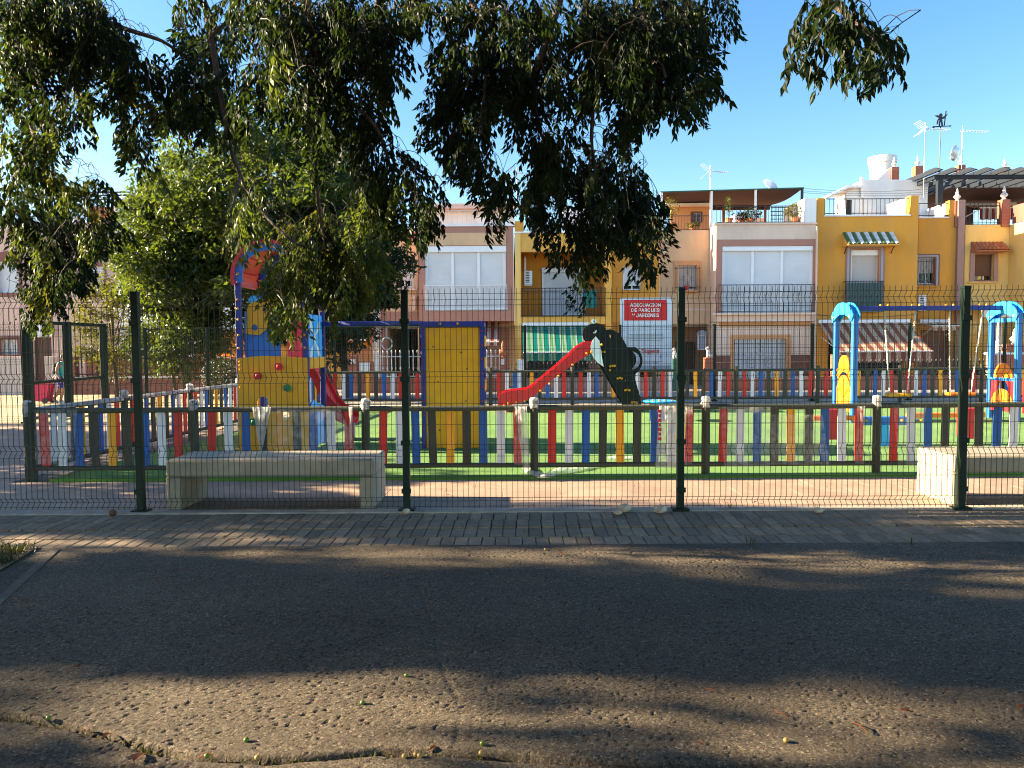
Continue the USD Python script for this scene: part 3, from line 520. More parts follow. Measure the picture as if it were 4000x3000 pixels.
for (pa, pb) in (((2440, 1540), (2440, 1500)), ((2420, 1480), (2420, 1460)), ((2400, 1430), (2400, 1410))): x, z = S2(*pa); MB().box(x - .02, x + .16, YS + .03, YS + .62, z - .02, z + .02, .004).build('step', 'h_crimson', ts)

# ---- swing set
sw = thing('swing_set', 'blue swing set with arched caps and orange end panels on the right', 'swing set', (7.8, 14.6, .04))
XL, XR, Ya, Yb, zt = 6.33, 9.36, 15.0, 14.2, 2.06
for x, tone in ((XL, 'h_blue'), (XR, 'h_blue')):
    for y in (Ya, Yb): MB().box(x - .05, x + .05, y - .045, y + .045, 0, zt, .01).build('post', tone, sw)
    yc = (Ya + Yb) / 2; cap = Polygon(arc(yc, zt - .33, .56, 32, 148, 12) + arc(yc, zt - .62, .62, 130, 50, 10))
    MB().plate(cap, x - .075, .02, 'yz').build('cap_board', 'h_sky', sw); MB().plate(cap, x + .055, .02, 'yz').build('cap_board', 'h_sky', sw)
    bolts([(x - .078, y, zt - .06) for y in (Ya - .04, Yb + .04)], .026).build('bolt', 'h_white', sw)
MB().box(XR - .04, XR + .04, Yb, Ya, zt - .17, zt - .09, .01).build('cross_rail', 'h_blue', sw); MB().box(XR - .045, XR + .045, Yb, Ya, .78, .84, .01).build('cross_rail', 'h_blue', sw)
yc = (Ya + Yb) / 2
MB().box(XL + .077, XR - .077, yc - .045, yc + .045, zt + .06, zt + .15, .01).build('beam', 'h_navy', sw)
# owl-like end panel: round head over round body with cut-outs
ow = unary_union([Point(yc, 1.05).buffer(.24, 12), sbox(yc - .27, .7, yc + .27, 1.03), Polygon(arc(yc, .62, .3, 0, 180, 14) + [(yc - .31, .22), (yc + .31, .22)])]).difference(Polygon(arc(yc, .70, .27, 25, 155, 10) + arc(yc, .64, .27, 150, 30, 10)))
MB().plate(ow, XL - .02, .022, 'yz').build('end_panel', 'h_orange', sw)
mk = [Point(yc, 1.06).buffer(.07)] + [Polygon([(yc + s * .03, .46 + t * .04), (yc + s * .22, .46 + t * .2), (yc + s * .14, .46 + t * .24)]) for s in (-1, 1) for t in (-1, 1)]
for q in mk: MB().plate(q, XL - .034, .014, 'yz').build('panel_mark', 'h_yellow', sw)
bolts([(XL - .03, yc + s * .26, z) for s in (-1, 1) for z in (.3, .62, .9, 1.0)], .017).build('bolt', 'h_yellow', sw)
ho = Polygon([(Yb + .05, .2), (Ya - .05, .2), (Ya - .05, .78), (Yb + .05, .78)]).difference(Point(yc, .62).buffer(.17, 10))
MB().plate(ho, XR - .02, .022, 'yz').build('end_panel', 'h_red', sw); MB().plate(Polygon(arc(yc, .3, .33, 0, 180, 12)), XR - .034, .014, 'yz').build('panel_front', 'h_orange', sw)
MB().plate(Polygon(arc(yc, .84, .28, 0, 180, 12)), XR - .02, .022, 'yz').build('panel_top', 'h_orange', sw)
MB().box(XR + .05, XR + .45, yc - .5, yc - .47, .2, .84, .006).build('wing_panel', 'h_red', sw)
chz = zt + .06
for sx, (tops, bots) in enumerate((((7.06, 7.66), (7.17, 7.5)), ((8.3, 8.93), (8.4, 8.8)))):
    yy = yc + (-.05 if sx == 0 else .1)
    for a, b in zip(tops, bots):
        n = 46; lk = MB()
        for i in range(n):
            t = i / n; c = np.array([a + (b - a) * t, yc + (yy - yc) * t, chz - (chz - .55) * t]); lk.ball(c, .02, 0, (1, 1, 1.2) if i % 2 else (.6, 1.2, 1.3))
        lk.build('chain', 'chain', sw)
    bolts([(a + d, yc, zt + .165) for a in tops for d in (-.07, .07)], .022).build('bolt', 'h_yellow', sw)
    xa, xb = bots; MB().box(xa - .06, xb + .06, yy - .1, yy + .1, .50, .56, .02).build('swing_seat', 'h_orange' if sx else 'h_yellow', sw)
# ---- seesaw
ss = thing('seesaw', 'low seesaw with orange and yellow beam on a blue stand behind the pickets', 'seesaw', (5.4, 11.1, .04))
zb_ = .40
MB().box(4.35, 5.05, 11.06, 11.14, zb_, zb_ + .07, .01).build('beam_end', 'h_orange', ss); MB().box(5.72, 6.85, 11.06, 11.14, zb_ + .03, zb_ + .10, .01).build('beam_end', 'h_orange', ss); MB().box(5.0, 5.75, 11.04, 11.16, zb_ - .07, zb_ + .05, .01).build('beam', 'h_blue', ss)
bolts([(x, 11.03, zb_ + .0) for x in (4.9, 5.1, 5.62, 5.9)], .022).build('bolt', 'h_yellow', ss)
MB().plate(Polygon([(5.30, .02), (5.44, .02), (5.42, .34), (5.32, .34)]), 11.0, .03).build('stand', 'h_sky', ss); MB().plate(Polygon([(5.30, .02), (5.44, .02), (5.42, .34), (5.32, .34)]), 11.17, .03).build('stand', 'h_sky', ss)
for x in (4.62, 6.6): MB().plate(Polygon([(x - .07, .15), (x + .05, .15), (x + .09, .55), (x - .08, .55)]).buffer(.02), 11.0, .2).build('seat', 'h_red', ss); MB().tube([(x - .02, 10.95, .62), (x - .02, 11.25, .62)], .016, 6).build('handle', 'h_yellow', ss)
# ---- low play table
pl = thing('play_table', 'low light blue play table with yellow bolts beside the bird slide', 'play table', (P(2578, 1576, 14.8)[0], 14.8, .04))
tx, ty, _ = BASE[str(pl.GetPath())]
MB().lathe([(0, .40), (.31, .40), (.32, .415), (.31, .43), (0, .43)], (tx, ty, 0), 20).build('table_top', 'h_sky', pl)
MB().box(tx - .2, tx + .2, ty - .02, ty + .02, .03, .40, .006).build('leg', 'h_blue', pl)
bolts([(tx + x, ty - .2, .44) for x in (-.17, -.05, .05, .2)], .022).build('bolt', 'h_yellow', pl)

# ================================================================== SIGN
YG = 20.7; sx0, sx1 = P(2422, 1300, YG)[0], P(2624, 1300, YG)[0]; zt_ = P(2520, 1163, YG)[2]; zb_ = P(2520, 1447, YG)[2]; cxs = (sx0 + sx1) / 2
sg = thing('works_sign', 'white works notice board with red title block ADECUACION DE PARQUES Y JARDINES', 'sign', (cxs, YG, 0))
MB().box(sx0, sx1, YG, YG + .03, zb_, zt_, .004).build('sign_board', 'sign_white', sg)
for x in (sx0 + .15, sx1 - .2): MB().box(x, x + .06, YG + .031, YG + .09, -.1, zt_ - .1).build('sign_post', 'alu', sg)
rx0, rx1 = P(2438, 1200, YG)[0], P(2604, 1200, YG)[0]; rz0, rz1 = P(2520, 1252, YG)[2], P(2520, 1171, YG)[2]
MB().box(rx0, rx1, YG - .008, YG - .001, rz0, rz1).build('title_block', 'sign_red', sg)
hh = (rz1 - rz0)
for i, tx_ in enumerate(('ADECUACION', 'DE PARQUES', 'Y JARDINES')): MB().text(tx_, hh * .16, (rx0 + rx1) / 2, YG - .009, rz1 - hh * (.33 + i * .25)).build('lettering', 'h_white', sg)
zq = lambda py: P(2520, py, YG)[2]
gl = MB()
for py, w in ((1275, .26), (1306, .95), (1312, .9), (1322, .98), (1330, .8), (1412, .9), (1418, .7)): gl.box(cxs - w / 2, cxs + w / 2, YG - .006, YG - .001, zq(py) - .009, zq(py) + .009)
gl.build('text_line', 'sign_grey', sg)
MB().text('Supera', .105, P(2540, 1370, YG)[0], YG - .006, zq(1379)).build('lettering', 'sign_red', sg)
MB().box(P(2451, 1370, YG)[0], P(2470, 1370, YG)[0], YG - .006, YG - .001, zq(1378), zq(1362)).build('emblem', 'sign_green', sg)
g2 = MB(); g2.box(P(2474, 1370, YG)[0], P(2576, 1370, YG)[0], YG - .006, YG - .001, zq(1363.5), zq(1361)); g2.box(P(2474, 1370, YG)[0], P(2504, 1370, YG)[0], YG - .006, YG - .001, zq(1374), zq(1371)); g2.box(P(2578, 1380, YG)[0], P(2584, 1380, YG)[0], YG - .006, YG - .001, zq(1400), zq(1390)); g2.build('text_line', 'sign_grey', sg)
MB().box(sx0 + .02, sx1 - .02, YG - .006, YG - .001, zq(1444), zq(1428)).build('footer_band', 'sign_grey', sg)

# ================================================================== PERSON AND TROLLEY
def hull_body(bones, J, edge=.03, it=8):
    man = m3.Manifold()
    for a, b in bones:
        hs = []
        for k in (a, b):
            p, r = np.array(J[k][:3], float), J[k][3]; hs.append(m3.Manifold.sphere(r, 20).translate(tuple(p)))
        man = man + m3.Manifold.batch_hull(hs)
    man = man.refine_to_length(edge); t = man.to_mesh(); tm = trimesh.Trimesh(t.vert_properties[:, :3], t.tri_verts); trimesh.smoothing.filter_taubin(tm, iterations=it); return tm
pc = P(238, 1560, 21.0); PX, PY = pc[0], 21.0
pe = thing('person', 'person in turquoise sleeveless top and dark blue shorts walking right, pulling a trolley', 'person', (PX, PY, 0))
s_ = .80
def J_(x, y, z, r): return (PX + x * s_, PY + y * s_, z * s_, r * s_)
J = dict(pel=J_(-.02, 0, .88, .125), wst=J_(0, 0, 1.05, .115), cho=J_(.06, 0, 1.24, .135), nck=J_(.10, 0, 1.41, .055), hd=J_(.15, 0, 1.53, .10), hd2=J_(.17, 0, 1.49, .075),
         shl=J_(.07, -.18, 1.33, .055), ell=J_(.0, -.24, 1.06, .042), wrl=J_(.12, -.25, .86, .03), hal=J_(.16, -.25, .79, .035), shr=J_(.07, .18, 1.33, .055), elr=J_(-.12, .23, 1.10, .042), wrr=J_(-.30, .2, .90, .03), har=J_(-.36, .2, .84, .035),
         hil=J_(-.02, -.09, .84, .10), knl=J_(.14, -.1, .47, .06), anl=J_(.04, -.1, .09, .04), tol=J_(.2, -.1, .035, .035), hir=J_(-.02, .09, .84, .10), knr=J_(-.06, .1, .46, .06), anr=J_(-.30, .1, .14, .04), tor=J_(-.2, .1, .04, .033), nose=J_(.255, 0, 1.515, .016))
skin = hull_body([('pel', 'wst'), ('wst', 'cho'), ('cho', 'nck'), ('nck', 'hd2'), ('hd', 'hd2'), ('hd2', 'nose'), ('cho', 'shl'), ('shl', 'ell'), ('ell', 'wrl'), ('wrl', 'hal'), ('cho', 'shr'), ('shr', 'elr'), ('elr', 'wrr'), ('wrr', 'har'), ('pel', 'hil'), ('hil', 'knl'), ('knl', 'anl'), ('anl', 'tol'), ('pel', 'hir'), ('hir', 'knr'), ('knr', 'anr'), ('anr', 'tor')], J, .025)
body_ = MB().tm(skin)
for hand in ('hal', 'har'):
    hx = np.array(J[hand][:3])
    for i in range(4): body_.tube([hx + [.0, (i - 1.5) * .014, -.01], hx + [.015, (i - 1.5) * .014, -.05 - .004 * (i in (1, 2))], hx + [.0, (i - 1.5) * .013, -.075]], [.008, .0075, .006], 5)
    body_.tube([hx + [.02, 0, .0], hx + [.04, 0, -.03]], [.009, .007], 5)
body_.build('body', 'skin', pe, True)
Jc = {k: (v[0], v[1], v[2], v[3] + .014) for k, v in J.items()}
Jc['hem'] = J_(.0, 0, .92, .15); Jc['shl'] = J_(.07, -.13, 1.345, .07); Jc['shr'] = J_(.07, .13, 1.345, .07); Jc['cl'] = J_(.09, 0, 1.375, .075)
MB().tm(hull_body([('hem', 'wst'), ('wst', 'cho'), ('cho', 'shl'), ('cho', 'shr'), ('cho', 'cl')], Jc, .03)).build('top', 'shirt', pe, True)
Js = {'pel': J_(-.02, 0, .87, .14), 'a': J_(.03, -.1, .80, .115), 'b': J_(.11, -.1, .58, .09), 'c': J_(-.03, .1, .80, .115), 'd': J_(-.05, .1, .56, .09)}
MB().tm(hull_body([('pel', 'a'), ('a', 'b'), ('pel', 'c'), ('c', 'd')], Js, .03)).build('shorts', 'shorts', pe, True)
Jh = {'a': J_(.125, 0, 1.565, .098), 'b': J_(.10, 0, 1.50, .085)}; MB().tm(hull_body([('a', 'b')], Jh, .025)).build('hair', 'hair', pe, True)
for sy_ in (-.035, .035): MB().ball(J_(.238, sy_, 1.545, 0)[:3], .011, 1).build('eye', 'hair', pe)
MB().ball(J_(.243, 0, 1.462, 0)[:3], .018, 1, (.5, 1.2, .4)).build('mouth', 'h_crimson', pe)
for k in ('l', 'r'): MB().tm(hull_body([('a', 'b')], {'a': (*J['an' + k][:2], J['an' + k][2] - .03, .04), 'b': (*J['to' + k][:3], .036)}, .03)).build('shoe', 'shoe', pe, True)
bp = thing('backpack', 'small dark backpack on the back of the walking person', 'backpack', J_(-.16, 0, 1.15, 0)[:3]); MB().tm(hull_body([('a', 'b')], {'a': J_(-.15, 0, 1.08, .11), 'b': J_(-.12, 0, 1.28, .10)}, .04)).build('bag', 'pack', bp, True)
tl = P(165, 1560, 21.0)[0]
tr = thing('shopping_trolley', 'pink fabric shopping trolley pulled behind the walking person', 'trolley', (tl, 21.0, 0))
MB().plate(Polygon([(tl - .19, .10), (tl + .17, .06), (tl + .25, .50), (tl + .05, .56), (tl - .1, .52)]).buffer(.025), 20.85, .30).build('bag', 'trolley', tr)
MB().tube([(tl + .2, 21.0, .1), (tl + .3, 21.12, .6), J['har'][:3]], .011, 6).build('handle', 'iron', tr)
for y in (20.83, 21.17): MB().plate(Point(tl + .17, .075).buffer(.075), y - .015, .03).build('wheel', 'iron', tr)
# ================================================================== HOUSES
class House:
    def __init__(s, name, label, pxref):
        s.r = thing(name, label, 'house', (P(pxref, 1400, 33)[0], 33, ZR)); s.ref = pxref
    def x(s, px, Y): return P(px, 1100, Y)[0]
    def z(s, py, Y): return P(s.ref, py, Y)[2]
    def wall(s, px0, py0, px1, py1, Y, m, th=.25, holes=(), name='wall', zbot=None):
        z0 = s.z(py1, Y) if zbot is None else zbot
        p = sbox(s.x(px0, Y), z0, s.x(px1, Y), s.z(py0, Y))
        for h in holes: p = p.difference(sbox(s.x(h[0], Y), s.z(h[3], Y), s.x(h[2], Y), s.z(h[1], Y)))
        return MB().plate(p, Y, th).build(name, m, s.r)
    def box(s, px0, py0, px1, py1, Y, th, m, name, parent=None, ch=0.0):
        return MB().box(s.x(px0, Y), s.x(px1, Y), Y, Y + th, s.z(py1, Y), s.z(py0, Y), ch).build(name, m, parent if parent is not None else s.r)
    def band(s, px0, py0, px1, py1, Y, m, name='trim', proud=.02):
        return s.box(px0, py0, px1, py1, Y - proud, proud - .003, m, name)
    def frame(s, o, i, Y, m, name='window_surround', proud=.035, top=None):
        po = sbox(s.x(o[0], Y), s.z(o[3], Y), s.x(o[2], Y), s.z(o[1], Y))
        if top: po = unary_union([po, Polygon([(s.x(a, Y), s.z(b, Y)) for a, b in top])])
        po = po.difference(sbox(s.x(i[0], Y), s.z(i[3], Y), s.x(i[2], Y), s.z(i[1], Y)))
        return MB().plate(po, Y - proud, proud - .003).build(name, m, s.r)
    def window(s, px0, py0, px1, py1, Y, n=1, box=0, slat='shutter', frame='pvc', gap=None, fw=.05, name='window', pane=True):
        """Shutter window: frame, box, one roller shutter per bay; gap = pixel row below which glass shows."""
        X0, X1, Z0, Z1 = s.x(px0, Y), s.x(px1, Y), s.z(py1, Y), s.z(py0, Y); fr = MB()
        pg = sbox(X0, Z0, X1, Z1); w = (X1 - X0 - fw * (n + 1)) / n; zt = (s.z(py0 + box, Y) if box else Z1 - fw)
        for i in range(n): pg = pg.difference(sbox(X0 + fw + i * (w + fw), Z0 + fw, X0 + fw + i * (w + fw) + w, zt))
        fr.plate(pg, Y, .06)
        if box: fr.box(X0 - .01, X1 + .01, Y - .07, Y - .002, zt, Z1, .01)
        win = fr.build(name, frame, s.r)
        for i in range(n):
            xa = X0 + fw + i * (w + fw); zb = s.z(gap, Y) if gap else Z0 + fw
            MB().box(xa, xa + w, Y + .025, Y + .035, zb, zt).build('shutter', slat, win)
            if gap:
                MB().box(xa, xa + w, Y + .05, Y + .055, Z0 + fw, zb).build('pane', 'glass', win); MB().box(xa + w / 2 - .025, xa + w / 2 + .025, Y + .03, Y + .05, Z0 + fw, zb).build('sash', 'pvc', win)
        if gap: MB().box(X0, X1, Y + .3, Y + .32, Z0, Z1).build('dark_room', 'dark', win)
        return win
    def rail(s, px0, py0, px1, py1, Y, n, m='iron', r=.011, name='balcony_railing', top=True, sides=4, mid=False, depth=0):
        X0, X1, Z0, Z1 = s.x(px0, Y), s.x(px1, Y), s.z(py1, Y), s.z(py0, Y); b = MB()
        for i in range(n + 1): x = X0 + (X1 - X0) * i / n; b.tube([(x, Y, Z0), (x, Y, Z1)], r, sides)
        for z in ([Z1, Z0 + .06] if top else [Z0 + .06]) + ([Z1 - .12] if mid else []): b.box(X0 - .01, X1 + .01, Y - .018, Y + .018, z - .014, z + .014)
        if depth:
            for x in (X0, X1):
                b.box(x - .015, x + .015, Y, Y + depth, Z1 - .014, Z1 + .014); b.box(x - .015, x + .015, Y, Y + depth, Z0 + .046, Z0 + .074)
                for k in range(1, int(depth / .13)): b.tube([(x, Y + k * .13, Z0), (x, Y + k * .13, Z1)], r, sides)
        return b.build(name, m, s.r)
    def grille(s, px0, py0, px1, py1, Y, n, m='iron', hz=(.12, .85), r=.011, scroll=True):
        X0, X1, Z0, Z1 = s.x(px0, Y), s.x(px1, Y), s.z(py1, Y), s.z(py0, Y); b = MB()
        for i in range(n + 1): x = X0 + (X1 - X0) * i / n; b.tube([(x, Y, Z0), (x, Y, Z1)], r, 4)
        for t in hz: z = Z0 + (Z1 - Z0) * t; b.box(X0 - .03, X1 + .03, Y - .012, Y + .012, z - .012, z + .012); b.box(X0 - .03, X0 - .01, Y, Y + .12, z - .012, z + .012); b.box(X1 + .01, X1 + .03, Y, Y + .12, z - .012, z + .012)
        if scroll:
            c = ((X0 + X1) / 2, (Z0 + Z1) / 2); R = (X1 - X0) * .2
            for k in range(4):
                a = k * math.pi / 2; cc = (c[0] + R * math.cos(a) * .9, c[1] + R * math.sin(a) * 1.2)
                b.tube([(cc[0] + R * .55 * t / 12 * math.cos(t), Y - .01, cc[1] + R * .7 * t / 12 * math.sin(t)) for t in np.linspace(1, 12, 20)], .007, 3, False)
        return b.build('window_grille', m, s.r)
    def body(s, px0, px1, ytop, m, Y=33.25, depth=9.0):
        X0, X1 = s.x(px0, 33) + .01, s.x(px1, 33) - .01; zt = s.z(ytop, 33)
        b = MB(); b.box(X0, X0 + .2, Y, Y + depth, ZR, zt); b.box(X1 - .2, X1, Y, Y + depth, ZR, zt); b.box(X0 + .2, X1 - .2, Y + depth - .2, Y + depth, ZR, zt); b.box(X0 + .2, X1 - .2, Y + .02, Y + depth - .2, 2.25, 2.4)
        b.build('outer_wall', m, s.r); MB().box(X0 + .2, X1 - .2, Y + .0, Y + depth - .2, zt - .22, zt - .02).build('roof_terrace', 'roof', s.r)
    def awning(s, x0, x1, yb, yf, zb, zf, m, val=.25, valm=None, parent=None, sc=10, side=None):
        b = MB(); n = 6
        for i in range(n):
            t0, t1 = i / n, (i + 1) / n; sg = lambda t: -.05 * math.sin(math.pi * t)
            b.add([(x0, yb + (yf - yb) * t0, zb + (zf - zb) * t0 + sg(t0)), (x1, yb + (yf - yb) * t0, zb + (zf - zb) * t0 + sg(t0)), (x1, yb + (yf - yb) * t1, zb + (zf - zb) * t1 + sg(t1)), (x0, yb + (yf - yb) * t1, zb + (zf - zb) * t1 + sg(t1))], [(0, 1, 2, 3)])
        aw = b.build('awning', m, s.r, True)
        pts = [(x0, zf), (x1, zf)]; k = max(4, int((x1 - x0) / .3)); w = (x1 - x0) / k
        for i in range(k): pts += arc(x1 - w * (i + .5), zf - val, w / 2, 0, -180, 5) if False else [(x1 - w * (i + .5) + w / 2 * math.cos(a), zf - val - .05 * math.sin(a)) for a in np.linspace(0, math.pi, 6)]
        MB().plate(Polygon(pts).buffer(0), yf - .012, .012).build('valance', valm or m, aw)
        MB().box(x0, x1, yf - .03, yf + .03, zf - .02, zf + .03, .01).build('front_bar', 'pvc', aw)
        for x in (x0 + .1, x1 - .1): MB().tube([(x, yb, zb - .6), (x, yf, zf - .02)], .02, 5).build('arm', 'pvc', aw)
        MB().box(x0 - .03, x1 + .03, yb - .1, yb + .02, zb - .04, zb + .1, .01).build('roller', 'pvc', aw); return aw
    def tiled_canopy(s, px0, px1, py0, py1, Y, out, n, two=False):
        """Little pent roof of barrel tiles over a window."""
        X0, X1 = s.x(px0, Y), s.x(px1, Y); Yf = Y - out; zt, zb = s.z(py0, Y), s.z(py1, Yf); b = MB()
        b.add([(X0, Y, zt - .06), (X1, Y, zt - .06), (X1, Yf, zb - .02), (X0, Yf, zb - .02), (X0, Y, zb - .06), (X1, Y, zb - .06), (X1, Yf, zb - .06), (X0, Yf, zb - .06)], [(0, 3, 2, 1), (3, 7, 6, 2), (4, 5, 6, 7), (0, 4, 7, 3), (1, 2, 6, 5)])
        can = b.build('window_canopy', 'yellow' if two else 'tileroof', s.r); w = (X1 - X0) / n
        for i in range(n):
            xc = X0 + w * (i + .5)
            for rr, r_ in ((0, .52), (1, .50), (2, .48)):
                t0, t1 = rr / 3, (rr + 1) / 3 + .03; pts0 = []
                for t, lift in ((t0, .0), (t1, .018)):
                    for a in np.linspace(0, math.pi, 6): pts0.append((xc + w * r_ * math.cos(a), Y + (Yf - Y) * t - .01, zt + (zb - zt) * t + lift + w * .36 * math.sin(a) - .03))
                MB().add(pts0, [(j, j + 1, j + 7, j + 6) for j in range(5)]).build('roof_tile', ('tile_g' if i % 2 == 0 else 'tile_w') if two else 'tileroof', can, True)
        return can
    def done(s, label_extra=None): return s.r

def finial(x, y, z, h=.55):
    return MB().lathe([(r * h, t * h) for r, t in ((.12, 0), (.16, .06), (.08, .14), (.22, .26), (.25, .36), (.16, .48), (.09, .54), (.12, .62), (.08, .8), (.02, 1.0))], (x, y, z), 12)
def ac_unit(label, x0, x1, y, z0, z1):
    a = thing('air_conditioner', label, 'air conditioner', ((x0 + x1) / 2, y, z0)); MB().box(x0, x1, y, y + .3, z0, z1, .015).build('casing', 'pvc', a)
    n = 7; g = MB()
    for i in range(n): z = z0 + (z1 - z0) * (.14 + .72 * i / (n - 1)); g.box(x0 + (x1 - x0) * .18, x0 + (x1 - x0) * .66, y - .008, y - .001, z, z + (z1 - z0) * .06)
    g.build('vent_grille', 'dark', a); MB().box(x0, x1, y + .02, y + .3, z0 - .05, z0 - .005).build('bracket', 'alu', a)
def yagi(label, x, y, z0, z1, boom=.8, grid=True, ang=0.0):
    a = thing('aerial', label, 'aerial', (x, y, z0)); MB().tube([(x, y, z0), (x, y, z1)], .022, 6).build('mast', 'alu', a); b = MB(); zb = z1 - .25; ca, sa = math.cos(ang), math.sin(ang)
    b.tube([(x - .1 * ca, y - .1 * sa, zb), (x + boom * ca, y + boom * sa, zb - .06)], .014, 5)
    for i in range(9): t = i / 8 * boom; b.tube([(x + t * ca - .16 * sa, y + t * sa + .16 * ca, zb - .06 * t / boom), (x + t * ca + .16 * sa, y + t * sa - .16 * ca, zb - .06 * t / boom)], .008, 4); 
    for i in range(9): t = i / 8 * boom; b.tube([(x + t * ca, y, zb - .05 + .02 - .06 * t / boom), (x + t * ca, y, zb + .05 - .06 * t / boom)], .008, 4)
    b.build('boom', 'alu', a)
    if grid:
        g = MB()
        for s in (-1, 1):
            for i in range(6): g.tube([(x - .06 - .06 * i, y - .3, zb + s * (.03 + .05 * i)), (x - .06 - .06 * i, y + .3, zb + s * (.03 + .05 * i))], .007, 4)
            g.tube([(x - .06, y, zb + s * .03), (x - .36, y, zb + s * .28)], .008, 4)
        g.build('reflector', 'alu', a)
    return a
def foliage(n, L, W, centre, rad, droop=.5, seed=1, flat=1.0):
    g = np.random.default_rng(seed); d = g.normal(size=(n, 3)); d /= np.linalg.norm(d, axis=1, keepdims=True); c = np.asarray(centre) + d * np.asarray(rad) * g.uniform(.3, 1, (n, 1)) ** .6
    return leaves(c, L * g.uniform(.6, 1.2, n), W, droop, g)
def leaves(c, L, W, droop, g):
    n = len(c); d = g.normal(size=(n, 3)); d[:, 2] = d[:, 2] * .6 - droop; d /= np.linalg.norm(d, axis=1, keepdims=True); u = g.normal(size=(n, 3)); s = np.cross(d, u); s /= np.linalg.norm(s, axis=1, keepdims=True); nn = np.cross(s, d); L = np.broadcast_to(L, n)[:, None]
    w = L * W; v = np.stack([c, c + d * L * .45 + s * w / 2 + nn * w * .15, c + d * L, c + d * L * .45 - s * w / 2 + nn * w * .15], 1).reshape(-1, 3)
    k = np.arange(n)[:, None] * 4; return MB().add(v, np.vstack([k + [0, 1, 2], k + [0, 2, 3]]))
def pot_plant(label, x, y, z, h=.8, r=.3, m='leaf_lit', seed=3, n=220):
    p = thing('pot_plant', label, 'plant', (x, y, z)); MB().lathe([(.0, 0), (.12, 0), (.16, .25), (.18, .27), (.15, .27), (.0, .24)], (x, y, z), 12).build('pot', 'terracotta', p)
    MB().tube([(x, y, z + .2), (x + .03, y, z + h * .6), (x - .02, y, z + h)], [.02, .015, .005], 5).build('stem', 'twig', p); foliage(n, .13, .4, (x, y, z + h * .72), (r, r, h * .42), .2, seed).build('foliage', m, p)

# ---------------- L1 pinkish house at far left
h = House('terraced_house', 'pinkish beige house at far left with brown arched window surrounds and roof pergola', 220)
h.wall(-420, 868, 456, 0, 33, 'pinkish', zbot=ZR, holes=[(-8, 1020, 75, 1143), (345, 1040, 405, 1148), (-5, 1322, 62, 1385), (122, 1318, 192, 1520)])
h.body(-420, 456, 908, 'pinkish')
h.frame((-20, 988, 86, 1156), (-6, 1020, 75, 1143), 33, 'brownframe', top=[(-20, 990), (35, 978), (86, 996), (86, 1020), (-20, 1020)]); h.window(-6, 1021, 75, 1142, 33.08)
h.frame((322, 1030, 416, 1162), (346, 1041, 404, 1147), 33, 'brownframe', top=[(322, 1034), (346, 1030), (368, 1012), (394, 1026), (416, 1032), (416, 1060), (322, 1060)]); h.window(346, 1042, 404, 1146, 33.1, gap=1100); h.grille(346, 1042, 404, 1150, 32.93, 6, 'iron_w', scroll=False)
h.frame((-12, 1310, 78, 1390), (-4, 1323, 62, 1384), 33, 'brownframe'); h.window(-4, 1324, 61, 1384, 33.1); h.grille(-10, 1310, 75, 1388, 32.85, 5)
MB().box(h.x(123, 33), h.x(191, 33), 33.08, 33.14, ZR, h.z(1319, 33)).build('door', 'door', h.r); h.box(118, 1268, 196, 1316, 32.9, .095, 'white', 'door_lintel')
h.rail(305, 855, 428, 905, 33.1, 14); h.box(428, 843, 457, 905, 33.0, .3, 'pinkish', 'pillar'); h.box(300, 845, 312, 900, 33.02, .3, 'pinkish', 'pillar'); h.rail(85, 845, 175, 890, 33.1, 9)
h.wall(378, 838, 456, 908, 36, 'peach', .2, [(402, 866, 428, 905)], 'penthouse_wall'); h.box(360, 808, 456, 838, 35.6, .5, 'tileroof', 'eave'); h.grille(402, 866, 428, 905, 35.95, 5, scroll=False)
pg = thing('roof_pergola', 'thin brown metal pergola frame on the roof of the far left house', 'pergola', (h.x(100, 34), 34, h.z(890, 34)))
b = MB()
for (xa, ya, xb, yb, Y0, Y1) in ((103, 752, 103, 890, 33.4, 33.4), (103, 752, 520, 752, 33.4, 33.4), (103, 764, 520, 764, 33.4, 33.4), (103, 756, 250, 782, 33.4, 38), (520, 750, 520, 890, 33.4, 33.4), (250, 782, 520, 778, 38, 38), (250, 782, 250, 890, 38, 38), (175, 752, 175, 764, 33.4, 33.4), (340, 752, 340, 764, 33.4, 33.4)):
    b.tube([(h.x(xa, Y0), Y0, h.z(ya, Y0)), (h.x(xb, Y1), Y1, h.z(yb, Y1))], .035, 5)
b.build('frame', 'canvas', pg)
gw = thing('garden_wall', 'low beige garden wall with iron rail before the far left house', 'wall', (h.x(60, 29.5), 29.5, ZR)); MB().box(h.x(-300, 29.5), h.x(90, 29.5), 29.4, 29.6, ZR, h.z(1392, 29.5), .01).build('wall', 'beige', gw); MB().box(h.x(170, 29.5), h.x(215, 29.5), 29.35, 29.65, ZR, h.z(1392, 29.5), .01).build('pillar', 'beige', gw)

# ---------------- L2 white house mostly behind trees
h = House('terraced_house', 'white house behind the leafy trees with frosted roof screen', 700)
h.wall(458, 885, 1000, 0, 33, 'white', zbot=ZR, holes=[(525, 1030, 600, 1130), (700, 1030, 880, 1200)]); h.body(458, 1000, 900, 'white'); h.window(526, 1031, 599, 1129, 33.1, gap=1080); h.grille(526, 1031, 599, 1129, 32.92, 7, 'iron', scroll=False); h.window(702, 1032, 878, 1198, 33.1, 2, 14)
h.box(459, 772, 560, 884, 33.05, .04, 'frosted', 'roof_screen'); h.box(455, 770, 459, 884, 33.03, .06, 'pvc', 'screen_post'); h.wall(560, 800, 800, 885, 37, 'white', name='penthouse_wall')
X0, X1 = h.x(800, 31.4), h.x(1010, 31.4); h.awning(h.x(812, 33), h.x(998, 33), 33.0, 31.5, h.z(1285, 33), h.z(1400, 31.5), 'awn_orange', .22)
